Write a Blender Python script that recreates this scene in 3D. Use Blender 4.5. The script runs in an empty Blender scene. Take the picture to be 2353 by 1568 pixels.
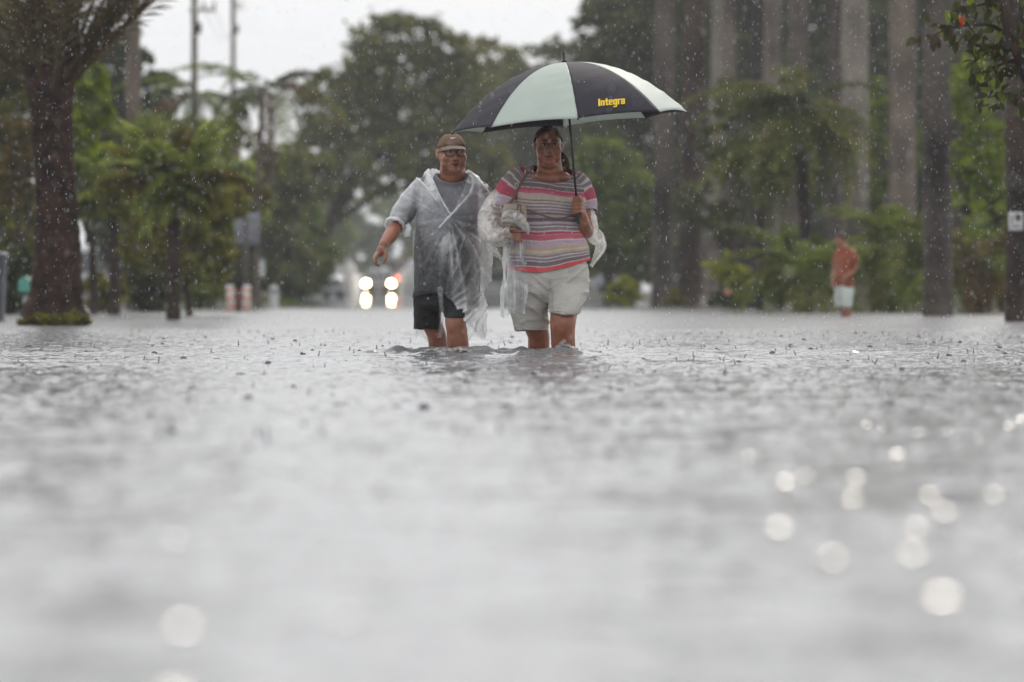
import bpy, math, random
import numpy as np
from mathutils import Vector, Matrix, noise as mnoise

# ------------------------------------------------------------------ camera, sky, sun, exposure
S = bpy.context.scene
COL = S.collection
FOC, CX, HY, CAMZ = 13073.0, 1176.5, 658.0, 0.413      # picture geometry used to survey positions
cam_d = bpy.data.cameras.new('camera'); cam = bpy.data.objects.new('camera', cam_d); COL.objects.link(cam)
cam_d.sensor_width = 36.0; cam_d.lens = 200.0
cam.location = (0, 0, CAMZ); cam.rotation_euler = (math.pi/2 - math.atan((784-HY)/FOC), 0, 0)
cam_d.clip_start = 0.1; cam_d.clip_end = 2000
cam_d.dof.use_dof = True; cam_d.dof.focus_distance = 34.9; cam_d.dof.aperture_fstop = 3.15
S.camera = cam

SUN_EL, SUN_AZ = math.radians(33), math.radians(16)     # high, behind the trees, a little to the right
wd = bpy.data.worlds.new('World'); S.world = wd; wd.use_nodes = True
nt = wd.node_tree; nt.nodes.clear()
sky = nt.nodes.new('ShaderNodeTexSky'); sky.sky_type = 'NISHITA'; sky.sun_disc = False
sky.sun_elevation = SUN_EL; sky.sun_rotation = SUN_AZ; sky.dust_density = 6.0; sky.air_density = 1.0; sky.ozone_density = 1.0
hs = nt.nodes.new('ShaderNodeHueSaturation'); hs.inputs['Saturation'].default_value = 0.07
ov = nt.nodes.new('ShaderNodeMix'); ov.data_type = 'RGBA'   # an even overcast layer over the clear-sky gradient
ov.inputs['Factor'].default_value = 0.85
tco = nt.nodes.new('ShaderNodeTexCoord'); spz = nt.nodes.new('ShaderNodeSeparateXYZ'); nt.links.new(tco.outputs['Generated'], spz.inputs[0])
mrz = nt.nodes.new('ShaderNodeMapRange'); nt.links.new(spz.outputs['Z'], mrz.inputs['Value'])          # an overcast sky is brightest overhead
mrz.inputs['To Min'].default_value = 6.6; mrz.inputs['To Max'].default_value = 11.0
ovc = nt.nodes.new('ShaderNodeVectorMath'); ovc.operation = 'SCALE'; ovc.inputs[0].default_value = (0.99, 1.0, 1.02); nt.links.new(mrz.outputs['Result'], ovc.inputs['Scale'])
nt.links.new(ovc.outputs['Vector'], ov.inputs['B'])
bg = nt.nodes.new('ShaderNodeBackground'); bg.inputs['Strength'].default_value = 0.14
wo = nt.nodes.new('ShaderNodeOutputWorld')
nt.links.new(sky.outputs['Color'], hs.inputs['Color']); nt.links.new(hs.outputs['Color'], ov.inputs['A'])
nt.links.new(ov.outputs['Result'], bg.inputs['Color']); nt.links.new(bg.outputs['Background'], wo.inputs['Surface'])
sl = bpy.data.lights.new('sun', 'SUN'); sl.energy = 1.0; sl.angle = math.radians(10); sl.color = (1, 0.90, 0.78)
sun = bpy.data.objects.new('sun', sl); COL.objects.link(sun)
sd = Vector((math.sin(SUN_AZ)*math.cos(SUN_EL), math.cos(SUN_AZ)*math.cos(SUN_EL), math.sin(SUN_EL)))
sun.rotation_euler = (-sd).to_track_quat('-Z', 'Y').to_euler(); sun.location = (20, 60, 60)
S.view_settings.view_transform = 'Standard'; S.view_settings.look = 'None'
S.view_settings.exposure = 0.0; S.view_settings.gamma = 1.0; S.view_settings.use_curve_mapping = False
cy = S.cycles
cy.use_denoising = True
cy.max_bounces = 8; cy.diffuse_bounces = 3; cy.glossy_bounces = 3; cy.transmission_bounces = 4; cy.transparent_max_bounces = 12
cy.volume_bounces = 1; cy.caustics_reflective = False; cy.caustics_refractive = False
cy.sample_clamp_indirect = 40.0

# ------------------------------------------------------------------ helpers
def W(px, py, Y): return Vector(((px-CX)*Y/FOC, Y, CAMZ-(py-HY)*Y/FOC))
def yw(py): return CAMZ*FOC/(py-HY)                       # distance at which the water meets that height
def rnd(seed): return np.random.default_rng(seed)
ROOT = {}
def base_of(o):
    while o is not None:
        if o.name in ROOT: return ROOT[o.name]
        o = o.parent
    return np.zeros(3)
def mesh_of(name, V, F, mat=None, smooth=True, col=None, crease=None):
    V = np.asarray(V, dtype=np.float64).reshape(-1, 3)
    me = bpy.data.meshes.new(name)
    if isinstance(F, np.ndarray):
        k = F.shape[1]; n = len(F)
        me.vertices.add(len(V)); me.vertices.foreach_set('co', V.astype(np.float32).ravel())
        me.loops.add(n*k); me.loops.foreach_set('vertex_index', F.astype(np.int32).ravel())
        me.polygons.add(n); me.polygons.foreach_set('loop_start', np.arange(0, n*k, k, dtype=np.int32))
        me.update(calc_edges=True)
    else:
        me.from_pydata([tuple(v) for v in V], [], [tuple(f) for f in F]); me.update()
    if col is not None:
        a = me.attributes.new('tint', 'FLOAT_COLOR', 'POINT')
        c = np.ones((len(V), 4), dtype=np.float32); c[:, :3] = col; a.data.foreach_set('color', c.ravel())
    if crease is not None:
        a = me.attributes.new('crease', 'FLOAT', 'POINT'); a.data.foreach_set('value', np.asarray(crease, dtype=np.float32))
    if smooth: me.polygons.foreach_set('use_smooth', np.ones(len(me.polygons), dtype=bool))
    if mat is not None: me.materials.append(mat)
    return me
def link(name, me, parent=None, loc=None):
    o = bpy.data.objects.new(name, me); COL.objects.link(o)
    if parent is not None: o.parent = parent
    if loc is not None: o.location = loc
    return o
def part(name, V, F, mat, parent=None, smooth=True, col=None, crease=None, label=None):
    """world-space mesh; stored relative to the base of the thing it belongs to"""
    V = np.asarray(V, dtype=np.float64).reshape(-1, 3)
    o = link(name, mesh_of(name, V - base_of(parent), F, mat, smooth, col, crease), parent)
    if label: o['label'] = label
    return o
def thing(name, label, cat, loc, group=None):
    o = bpy.data.objects.new(name, None); COL.objects.link(o); o.empty_display_size = 0.2
    o.location = loc; ROOT[o.name] = np.array(loc, dtype=float)
    o['label'] = label; o['category'] = cat
    if group: o['group'] = group
    return o
def solo(name, V, F, mat, label, cat, group=None, smooth=True, col=None):
    o = link(name, mesh_of(name, V, F, mat, smooth, col)); o['label'] = label; o['category'] = cat
    if group: o['group'] = group
    return o
def cat_geo(*gs):
    Vs, Fs, n = [], [], 0
    for V, F in gs:
        V = np.asarray(V, dtype=float).reshape(-1, 3); Vs.append(V)
        Fs += [tuple(int(i)+n for i in f) for f in F]; n += len(V)
    return np.vstack(Vs), Fs
def grid_faces(R, C, wrap=True):
    F = []
    for i in range(R-1):
        for j in range(C if wrap else C-1):
            k = (j+1) % C
            F.append((i*C+j, i*C+k, (i+1)*C+k, (i+1)*C+j))
    return F
def interp(keys, N):
    """smooth (Catmull-Rom) resampling of rows of numbers, parameter = first column"""
    K = np.array(keys, dtype=float); x = K[:, 0]; t = np.linspace(x[0], x[-1], N)
    m = np.gradient(K, x, axis=0) if len(K) > 2 else np.repeat((K[1:]-K[:1])/(x[1]-x[0]), 2, 0)
    i = np.clip(np.searchsorted(x, t, side='right')-1, 0, len(x)-2)
    h = (x[i+1]-x[i])[:, None]; s = ((t-x[i])/(x[i+1]-x[i]))[:, None]
    h00 = 2*s**3-3*s**2+1; h10 = s**3-2*s**2+s; h01 = -2*s**3+3*s**2; h11 = s**3-s**2
    return h00*K[i]+h10*h*m[i]+h01*K[i+1]+h11*h*m[i+1]
def tube(P, R, n=10, cap=True, flat=1.0, up=None):
    P = np.array([tuple(p) for p in P], dtype=float); R = np.broadcast_to(np.asarray(R, dtype=float), (len(P),))
    T = np.gradient(P, axis=0); T /= np.linalg.norm(T, axis=1)[:, None]+1e-12
    a = np.array(up if up is not None else ((0, 0, 1) if abs(T[0, 2]) < 0.9 else (1, 0, 0)), dtype=float)
    V = []
    for i in range(len(P)):
        a = a - T[i]*np.dot(a, T[i]); a /= np.linalg.norm(a)+1e-12
        b = np.cross(T[i], a)
        th = np.linspace(0, 2*np.pi, n, endpoint=False)
        V.append(P[i]+R[i]*(np.cos(th)[:, None]*b+np.sin(th)[:, None]*a*flat))
    V = np.vstack(V); F = grid_faces(len(P), n)
    if cap:
        F.append(tuple(range(n-1, -1, -1))); F.append(tuple(range((len(P)-1)*n, len(P)*n)))
    return V, F
def box(c, s, rz=0.0, bev=0.0):
    """box with chamfered edges"""
    c = np.array(tuple(c), dtype=float); h = np.array(s, dtype=float)/2
    b = min(bev, h.min()*0.9)
    if b <= 0:
        V = np.array([[x, y, z] for x in (-1, 1) for y in (-1, 1) for z in (-1, 1)])*h
        F = [(0, 1, 3, 2), (4, 6, 7, 5), (0, 4, 5, 1), (2, 3, 7, 6), (0, 2, 6, 4), (1, 5, 7, 3)]
    else:
        rows = []
        for z, k in ((-h[2], b), (-h[2]+b, 0), (h[2]-b, 0), (h[2], b)):
            hx, hy = h[0]-k, h[1]-k; q = b*0.7
            rows += [(hx, -hy+q, z), (hx, hy-q, z), (hx-q, hy, z), (-hx+q, hy, z), (-hx, hy-q, z), (-hx, -hy+q, z), (-hx+q, -hy, z), (hx-q, -hy, z)]
        V = np.array(rows); F = grid_faces(4, 8); F.append(tuple(range(7, -1, -1))); F.append(tuple(range(24, 32)))
    ca, sa = math.cos(rz), math.sin(rz)
    return V @ np.array([[ca, sa, 0], [-sa, ca, 0], [0, 0, 1]]) + c, F
def ball(c, r, nu=14, nv=9, M=None):
    c = np.array(tuple(c), dtype=float); r = np.broadcast_to(np.asarray(r, dtype=float), (3,))
    V = [(0, 0, -1)]
    for i in range(1, nv):
        p = -math.pi/2+math.pi*i/nv
        for j in range(nu): V.append((math.cos(p)*math.cos(2*math.pi*j/nu), math.cos(p)*math.sin(2*math.pi*j/nu), math.sin(p)))
    V.append((0, 0, 1)); V = np.array(V)*r; F = []
    for j in range(nu):
        F.append((0, 1+(j+1) % nu, 1+j)); k = 1+(nv-2)*nu; F.append((len(V)-1, k+j, k+(j+1) % nu))
    for i in range(nv-2):
        for j in range(nu):
            a = 1+i*nu+j; b = 1+i*nu+(j+1) % nu; F.append((a, b, b+nu, a+nu))
    if M is not None: V = V @ np.array(M).T
    return V+c, F
def ring(cx, hw, Y, df, db, z, n=40, p=2.4):
    """a body cross-section: half-width hw, front depth df, back depth db"""
    th = np.linspace(0, 2*np.pi, n, endpoint=False); c, s = np.cos(th), np.sin(th)
    x = cx+hw*np.sign(c)*np.abs(c)**(2/p); d = np.sign(s)*np.abs(s)**(2/p)
    y = Y+np.where(d < 0, d*df, d*db)
    return np.stack([x, y, np.broadcast_to(z, x.shape)], 1)
def normals(V, F):
    N = np.zeros_like(V)
    T = np.array([f[:3] if len(f) == 3 else (f[0], f[1], f[2]) for f in F if len(f) <= 4])
    n = np.cross(V[T[:, 1]]-V[T[:, 0]], V[T[:, 2]]-V[T[:, 0]])
    for k in range(3): np.add.at(N, T[:, k], n)
    Q = np.array([(f[0], f[2], f[3]) for f in F if len(f) == 4])
    if len(Q):
        n = np.cross(V[Q[:, 1]]-V[Q[:, 0]], V[Q[:, 2]]-V[Q[:, 0]])
        for k in range(3): np.add.at(N, Q[:, k], n)
    return N/(np.linalg.norm(N, axis=1)[:, None]+1e-12)
def vnoise(p, seed=0):
    """smooth lattice noise in -1..1, p is (n,3)"""
    p = np.asarray(p, dtype=float); i = np.floor(p).astype(np.int64); f = p-i; f = f*f*(3-2*f); out = 0
    for dx in (0, 1):
        for dy in (0, 1):
            for dz in (0, 1):
                h = (i[:, 0]+dx)*374761393+(i[:, 1]+dy)*668265263+(i[:, 2]+dz)*2147483647+seed*1013904223
                h = (h ^ (h >> 13))*1274126177 & 0x7fffffff; h = (h ^ (h >> 16)) & 0xffff
                w = (f[:, 0] if dx else 1-f[:, 0])*(f[:, 1] if dy else 1-f[:, 1])*(f[:, 2] if dz else 1-f[:, 2])
                out = out+w*(h/32767.5-1)
    return out
def ridged(p, seed=0): return 1-np.abs(vnoise(p, seed))
def fuse(geos, voxel, smooth=4):
    """one continuous skin over overlapping volumes"""
    V, F = cat_geo(*geos)
    o = link('fuse', mesh_of('fuse', V, F))
    r = o.modifiers.new('r', 'REMESH'); r.mode = 'VOXEL'; r.voxel_size = voxel
    if smooth:
        m = o.modifiers.new('s', 'SMOOTH'); m.factor = 0.5; m.iterations = smooth
    me = bpy.data.meshes.new_from_object(o.evaluated_get(bpy.context.evaluated_depsgraph_get()))
    V = np.empty(len(me.vertices)*3); me.vertices.foreach_get('co', V); V = V.reshape(-1, 3)
    L = np.empty(len(me.loops), dtype=np.int64); me.loops.foreach_get('vertex_index', L)
    st = np.empty(len(me.polygons), dtype=np.int64); me.polygons.foreach_get('loop_start', st)
    tt = np.empty(len(me.polygons), dtype=np.int64); me.polygons.foreach_get('loop_total', tt)
    F = [tuple(L[a:a+b]) for a, b in zip(st, tt)]
    old = o.data; bpy.data.objects.remove(o); bpy.data.meshes.remove(old); bpy.data.meshes.remove(me)
    return V, F
def keep(V, F, mask):
    """faces whose every corner passes the mask, with the unused points dropped"""
    F = [f for f in F if all(mask[i] for i in f)]
    u = sorted({i for f in F for i in f}); m = {a: b for b, a in enumerate(u)}
    return V[u], [tuple(m[i] for i in f) for f in F], np.array(u)

# ------------------------------------------------------------------ materials
def mat(name, color, rough=0.6, spec=0.5, metal=0.0, bump=0.0, bscale=40.0, var=0.0, vscale=3.0, col2=None, attr=None,
        transl=0.0, emit=None, coat=0.0, stretch=None):
    m = bpy.data.materials.new(name); m.use_nodes = True; n = m.node_tree; b = n.nodes['Principled BSDF']
    b.inputs['Base Color'].default_value = (*color, 1); b.inputs['Roughness'].default_value = rough
    b.inputs['Specular IOR Level'].default_value = spec; b.inputs['Metallic'].default_value = metal
    if coat: b.inputs['Coat Weight'].default_value = coat; b.inputs['Coat Roughness'].default_value = 0.1
    src = None
    tc = n.nodes.new('ShaderNodeTexCoord'); co = tc.outputs['Object']
    if stretch:
        mp = n.nodes.new('ShaderNodeMapping'); mp.inputs['Scale'].default_value = stretch
        n.links.new(co, mp.inputs['Vector']); co = mp.outputs['Vector']
    if attr:
        at = n.nodes.new('ShaderNodeAttribute'); at.attribute_name = attr; src = at.outputs['Color']
    if col2 is not None or var:
        nz = n.nodes.new('ShaderNodeTexNoise'); nz.inputs['Scale'].default_value = vscale; nz.inputs['Detail'].default_value = 5
        n.links.new(co, nz.inputs['Vector'])
        rp = n.nodes.new('ShaderNodeValToRGB'); rp.color_ramp.elements[0].position = 0.34; rp.color_ramp.elements[1].position = 0.68
        c2 = col2 if col2 is not None else tuple(c*(1-var) for c in color)
        if attr:
            rp.color_ramp.elements[0].color = (1-var, 1-var, 1-var, 1); rp.color_ramp.elements[1].color = (1, 1, 1, 1)
            mx = n.nodes.new('ShaderNodeMix'); mx.data_type = 'RGBA'; mx.blend_type = 'MULTIPLY'; mx.inputs['Factor'].default_value = 1
            n.links.new(src, mx.inputs['A']); n.links.new(rp.outputs['Color'], mx.inputs['B']); src = mx.outputs['Result']
        else:
            rp.color_ramp.elements[0].color = (*c2, 1); rp.color_ramp.elements[1].color = (*color, 1); src = rp.outputs['Color']
        n.links.new(nz.outputs['Fac'], rp.inputs['Fac'])
    if src is not None: n.links.new(src, b.inputs['Base Color'])
    if bump:
        nb = n.nodes.new('ShaderNodeTexNoise'); nb.inputs['Scale'].default_value = bscale; nb.inputs['Detail'].default_value = 4
        n.links.new(co, nb.inputs['Vector'])
        bp = n.nodes.new('ShaderNodeBump'); bp.inputs['Strength'].default_value = bump; bp.inputs['Distance'].default_value = 0.02
        n.links.new(nb.outputs['Fac'], bp.inputs['Height']); n.links.new(bp.outputs['Normal'], b.inputs['Normal'])
    if emit:
        b.inputs['Emission Color'].default_value = (*emit[0], 1); b.inputs['Emission Strength'].default_value = emit[1]
    if transl:
        t = n.nodes.new('ShaderNodeBsdfTranslucent'); mx = n.nodes.new('ShaderNodeMixShader'); mx.inputs[0].default_value = transl
        if src is not None: n.links.new(src, t.inputs['Color'])
        else: t.inputs['Color'].default_value = (*color, 1)
        n.links.new(b.outputs[0], mx.inputs[1]); n.links.new(t.outputs[0], mx.inputs[2])
        n.links.new(mx.outputs[0], n.nodes['Material Output'].inputs['Surface'])
    return m
def film(name, base, top, tintc=(0.93, 0.95, 0.96)):
    """thin clear plastic: see-through, whiter where it is crumpled"""
    m = bpy.data.materials.new(name); m.use_nodes = True; n = m.node_tree; n.nodes.clear()
    out = n.nodes.new('ShaderNodeOutputMaterial'); tr = n.nodes.new('ShaderNodeBsdfTransparent'); tr.inputs['Color'].default_value = (0.96, 0.97, 0.98, 1)
    di = n.nodes.new('ShaderNodeBsdfDiffuse'); di.inputs['Color'].default_value = (*tintc, 1)
    tl = n.nodes.new('ShaderNodeBsdfTranslucent'); tl.inputs['Color'].default_value = (*tintc, 1)
    gl = n.nodes.new('ShaderNodeBsdfGlossy'); gl.inputs['Roughness'].default_value = 0.22
    at = n.nodes.new('ShaderNodeAttribute'); at.attribute_name = 'crease'
    nz = n.nodes.new('ShaderNodeTexNoise'); nz.inputs['Scale'].default_value = 38; nz.inputs['Detail'].default_value = 3
    tc = n.nodes.new('ShaderNodeTexCoord'); n.links.new(tc.outputs['Object'], nz.inputs['Vector'])
    ad = n.nodes.new('ShaderNodeMath'); ad.operation = 'MULTIPLY_ADD'; n.links.new(nz.outputs['Fac'], ad.inputs[0]); ad.inputs[1].default_value = 0.5
    n.links.new(at.outputs['Fac'], ad.inputs[2])
    mr = n.nodes.new('ShaderNodeMapRange'); mr.inputs['From Min'].default_value = 0.22; mr.inputs['From Max'].default_value = 1.25
    mr.inputs['To Min'].default_value = base; mr.inputs['To Max'].default_value = top
    n.links.new(ad.outputs[0], mr.inputs['Value'])
    bp = n.nodes.new('ShaderNodeBump'); bp.inputs['Strength'].default_value = 0.28; bp.inputs['Distance'].default_value = 0.012
    n.links.new(nz.outputs['Fac'], bp.inputs['Height'])
    for s in (di, tl, gl): n.links.new(bp.outputs['Normal'], s.inputs['Normal'])
    m1 = n.nodes.new('ShaderNodeMixShader'); m1.inputs[0].default_value = 0.45
    n.links.new(di.outputs[0], m1.inputs[1]); n.links.new(tl.outputs[0], m1.inputs[2])
    m2 = n.nodes.new('ShaderNodeMixShader'); m2.inputs[0].default_value = 0.28
    n.links.new(m1.outputs[0], m2.inputs[1]); n.links.new(gl.outputs[0], m2.inputs[2])
    m3 = n.nodes.new('ShaderNodeMixShader'); n.links.new(mr.outputs['Result'], m3.inputs[0])
    n.links.new(tr.outputs[0], m3.inputs[1]); n.links.new(m2.outputs[0], m3.inputs[2])
    n.links.new(m3.outputs[0], out.inputs['Surface'])
    return m
def water_mat():
    m = mat('flood_water', (0.195, 0.195, 0.20), 0.07, 0.5)
    n = m.node_tree; b = n.nodes['Principled BSDF']; b.inputs['IOR'].default_value = 1.333
    g = n.nodes.new('ShaderNodeNewGeometry')
    mp = n.nodes.new('ShaderNodeMapping'); mp.inputs['Scale'].default_value = (1, 0.6, 1); n.links.new(g.outputs['Position'], mp.inputs['Vector'])
    prev = None
    for sc, st, di in ((5.0, 0.55, 0.03), (17.0, 0.5, 0.010), (55.0, 0.35, 0.004)):
        nz = n.nodes.new('ShaderNodeTexNoise'); nz.inputs['Scale'].default_value = sc; nz.inputs['Detail'].default_value = 2
        n.links.new(mp.outputs['Vector'], nz.inputs['Vector'])
        bp = n.nodes.new('ShaderNodeBump'); bp.inputs['Strength'].default_value = st; bp.inputs['Distance'].default_value = di
        n.links.new(nz.outputs['Fac'], bp.inputs['Height'])
        if prev is not None: n.links.new(prev.outputs['Normal'], bp.inputs['Normal'])
        prev = bp
    n.links.new(prev.outputs['Normal'], b.inputs['Normal'])
    # wavelets too fine to model farther off become surface roughness
    sp = n.nodes.new('ShaderNodeSeparateXYZ'); n.links.new(g.outputs['Position'], sp.inputs[0])
    mr = n.nodes.new('ShaderNodeMapRange'); mr.inputs['From Min'].default_value = 30; mr.inputs['From Max'].default_value = 62
    mr.inputs['To Min'].default_value = 0.10; mr.inputs['To Max'].default_value = 0.25
    n.links.new(sp.outputs['Y'], mr.inputs['Value'])
    m2 = n.nodes.new('ShaderNodeMapRange'); m2.inputs['From Min'].default_value = 88; m2.inputs['From Max'].default_value = 120   # sheltered, calmer water down the street
    m2.inputs['To Min'].default_value = 1.0; m2.inputs['To Max'].default_value = 0.16; n.links.new(sp.outputs['Y'], m2.inputs['Value'])
    mu = n.nodes.new('ShaderNodeMath'); mu.operation = 'MULTIPLY'; n.links.new(mr.outputs['Result'], mu.inputs[0]); n.links.new(m2.outputs['Result'], mu.inputs[1])
    n.links.new(mu.outputs[0], b.inputs['Roughness'])
    for q in [x for x in n.nodes if x.type == 'BUMP']:
        ms = n.nodes.new('ShaderNodeMath'); ms.operation = 'MULTIPLY'; ms.inputs[1].default_value = q.inputs['Strength'].default_value
        mp2 = n.nodes.new('ShaderNodeMapRange'); mp2.inputs['From Min'].default_value = 0.16; mp2.inputs['To Min'].default_value = 0.04; n.links.new(m2.outputs['Result'], mp2.inputs['Value'])
        n.links.new(mp2.outputs['Result'], ms.inputs[0]); n.links.new(ms.outputs[0], q.inputs['Strength'])
    return m
M_WATER = water_mat()
M_GROUND = mat('wet_soil_and_turf', (0.05, 0.055, 0.025), 0.8, var=0.5, vscale=0.8, col2=(0.04, 0.032, 0.024), bump=0.4)
M_SKIN_M = mat('tanned_wet_skin', (0.40, 0.168, 0.10), 0.34, 0.5, var=0.42, vscale=14, bump=0.15, bscale=120)
M_SKIN_W = mat('warm_wet_skin', (0.37, 0.138, 0.076), 0.34, 0.5, var=0.42, vscale=14, bump=0.15, bscale=120)
M_LIP = mat('lips', (0.24, 0.075, 0.06), 0.5)
M_DARK = mat('dark_mouth_line', (0.03, 0.012, 0.01), 0.7)
M_EYE = mat('eye_white', (0.34, 0.29, 0.26), 0.2)
M_IRIS = mat('iris', (0.025, 0.018, 0.012), 0.15)
M_BROW = mat('brow_hair', (0.05, 0.028, 0.018), 0.7)
M_HAIR = mat('wet_brown_hair', (0.05, 0.027, 0.016), 0.5, 0.35, bump=0.6, bscale=90, stretch=(1, 1, 0.15))
M_TSHIRT = mat('wet_grey_jersey', (0.20, 0.20, 0.22), 0.8, 0.3, attr='tint', var=0.25, vscale=9, bump=0.3, bscale=60)
M_BLACK = mat('black_shorts_cloth', (0.012, 0.012, 0.014), 0.7, 0.4, bump=0.4, bscale=50)
M_KHAKI = mat('pale_khaki_cotton', (0.55, 0.53, 0.485), 0.85, 0.25, var=0.22, vscale=7, bump=0.35, bscale=70)
M_STRIPE = mat('striped_jersey', (0.5, 0.4, 0.4), 0.85, 0.25, attr='tint', var=0.12, vscale=30, bump=0.25, bscale=90)
M_CAP = mat('brown_cap_cotton', (0.20, 0.125, 0.085), 0.85, 0.25, var=0.25, vscale=25, bump=0.3, bscale=150)
M_CAPB = mat('tan_cap_brim', (0.245, 0.175, 0.125), 0.8, 0.25, var=0.15, vscale=25)
M_WHITE = mat('white_print', (0.8, 0.8, 0.8), 0.6)
M_FRAME = mat('black_spectacle_frame', (0.012, 0.012, 0.014), 0.3)
M_POLYM = film('clear_plastic_poncho', 0.045, 0.92)
M_POLYW = film('crumpled_clear_plastic', 0.16, 0.88, (0.95, 0.93, 0.88))
M_BAG = mat('beige_leather', (0.44, 0.36, 0.27), 0.5, 0.5, var=0.2, vscale=12, bump=0.2, bscale=80)
M_STRAP = mat('tan_brown_strap', (0.14, 0.09, 0.065), 0.6)
M_BRASS = mat('brass_buckle', (0.6, 0.5, 0.3), 0.35, metal=1.0)
M_MINT = mat('mint_canopy_nylon', (0.60, 0.67, 0.61), 0.5, 0.4, var=0.06, vscale=6, transl=0.34)
M_NAVY = mat('black_canopy_nylon', (0.020, 0.018, 0.028), 0.62, 0.22, var=0.2, vscale=14, bump=0.12, bscale=70)
M_SHAFT = mat('black_lacquered_shaft', (0.01, 0.01, 0.011), 0.35)
M_YELLOW = mat('yellow_print', (0.75, 0.52, 0.02), 0.6)
# ------------------------------------------------------------------ setting: ground bed, flood water
def road_x(Y): return -0.75-0.035*(Y-130)
def ground_z(x, Y):
    s = np.abs(x-road_x(Y)); t = np.clip((s-2.9)/2.0, 0, 1); t = t*t*(3-2*t)
    far = np.clip((Y-92)/35, 0, 1)
    return -0.34+t*(0.16+0.27*far)
gx = np.concatenate([np.linspace(-85, -22, 14), np.linspace(-20, 16, 73), np.linspace(18, 85, 14)])
gy = np.concatenate([np.linspace(-4, 90, 20), np.linspace(94, 190, 50), np.linspace(195, 450, 40)])
GX, GY = np.meshgrid(gx, gy)
GZ = ground_z(GX, GY)+0.02*np.sin(GX*1.3)*np.sin(GY*0.7)
o = link('ground', mesh_of('ground', np.stack([GX, GY, GZ], -1).reshape(-1, 3), np.array(grid_faces(len(gy), len(gx), False)), M_GROUND)); o['kind'] = 'structure'

R = rnd(5)
ys = [3.0]
while ys[-1] < 57: ys.append(ys[-1]+(0.011 if 33.9 < ys[-1] < 35.6 else min(max(0.0036*ys[-1], 0.012), 0.024 if 29 < ys[-1] < 38 else 0.05)))
ys = np.array(ys); NU = 400; u = np.linspace(-1, 1, NU)
HW = 0.9+0.105*ys
X = u[None, :]*HW[:, None]; Yg = np.repeat(ys[:, None], NU, 1); Z = np.zeros_like(X)
for k in range(60):                                              # wind chop and the swell of wading
    lam = 0.13*(7.5**R.random()); a = R.normal(math.pi/2, 0.75); ph = R.uniform(0, 6.28)
    amp = 0.00062*lam**0.62
    kx, ky = math.cos(a)*6.283/lam, math.sin(a)*6.283/lam
    Z += amp*np.sin(kx*X+ky*Yg+ph+0.8*np.sin(0.9*X+ph)+0.6*np.sin(0.35*Yg+2*ph))
def add_ring(x0, y0, rad, amp, lam):
    i0, i1 = np.searchsorted(ys, (y0-rad*1.6, y0+rad*1.6)); 
    if i1-i0 < 3: return
    h = HW[(i0+i1)//2]; j0 = int((x0-rad*1.7)/h*NU/2+NU/2); j1 = int((x0+rad*1.7)/h*NU/2+NU/2)+2
    j0, j1 = max(j0, 0), min(j1, NU)
    if j1-j0 < 3: return
    r = np.hypot(X[i0:i1, j0:j1]-x0, Yg[i0:i1, j0:j1]-y0)
    Z[i0:i1, j0:j1] += amp*np.cos((r-rad)*6.283/lam)*np.exp(-((r-rad)/(lam*0.8))**2)
for k in range(9000):                                            # rings spreading from raindrops
    y0 = math.sqrt(R.uniform(25, 56**2)); x0 = R.uniform(-1, 1)*(0.6+0.1*y0); rad = R.uniform(0.02, 0.22)
    add_ring(x0, y0, rad, R.uniform(0.8, 2.2)*0.0017/(0.5+rad*4), R.uniform(0.08, 0.13))
def ridge(xs, yc, wid, h, seed):                                 # bow waves pushed up by the legs
    global Z
    xa, xb = xs; m = (Yg > yc-1.4) & (Yg < yc+1.4)
    t = np.clip((X-xa)/(xb-xa), 0, 1); env = np.clip(np.minimum(t, 1-t)*5, 0, 1)*((X > xa) & (X < xb))
    wob = 0.10*np.sin(X*3.1+seed)+0.06*np.sin(X*8.3+seed*2)
    nz = vnoise(np.stack([X[m]*16, Yg[m]*3, 0*X[m]], 1), seed)
    Z[m] += (h*env[m]*np.exp(-((Yg[m]-yc-wob[m])/wid)**2)*(1+0.55*nz))
ridge((-1.05, 0.72), 34.95, 0.05, 0.034, 3); ridge((-0.65, 0.6), 34.55, 0.045, 0.024, 9); ridge((0.1, 0.7), 34.75, 0.06, 0.009, 4); ridge((-1.7, -0.9), 35.2, 0.05, 0.014, 6); ridge((1.2, 2.6), 35.0, 0.05, 0.007, 5); ridge((-0.60, -0.05), 34.55, 0.2, 0.022, 8); ridge((-0.1, 0.62), 34.2, 0.2, 0.020, 5)
ridge((0.5, 1.4), 35.2, 0.2, 0.004, 7); ridge((-3.2, 1.0), 38.5, 0.14, 0.006, 2); ridge((-4.2, -0.6), 46, 0.2, 0.009, 6)
edge = np.clip(np.minimum(np.minimum((1-np.abs(u))[None, :]*12, ((57-ys)/3.0)[:, None]), ((ys-3.0)/0.4)[:, None]), 0, 1)
Z *= edge
Vw = np.stack([X, Yg, Z], -1).reshape(-1, 3); NR = len(ys)
ii = np.arange(NR-1)[:, None]*NU+np.arange(NU-1)[None, :]; ii = ii.ravel()
Fw = np.stack([ii, ii+1, ii+1+NU, ii+NU], 1)
n0 = len(Vw); xl, xr, yb, yt = -84.0, 84.0, -3.5, 449.0
Vw = np.vstack([Vw, [(xl, yb, 0), (xr, yb, 0), (xr, yt, 0), (xl, yt, 0), (xl, 57, 0), (xr, 57, 0), (xl, 3, 0), (xr, 3, 0)]])
bl, br, tl_, tr_ = 0, NU-1, (NR-1)*NU, NR*NU-1
Fx = np.array([(n0, n0+1, n0+7, n0+6), (n0+6, bl, tl_, n0+4), (br, n0+7, n0+5, tr_), (n0+4, n0+5, n0+2, n0+3)])
water = link('flood_water', mesh_of('flood_water', Vw, np.vstack([Fw, Fx]), M_WATER)); water['kind'] = 'structure'

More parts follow.
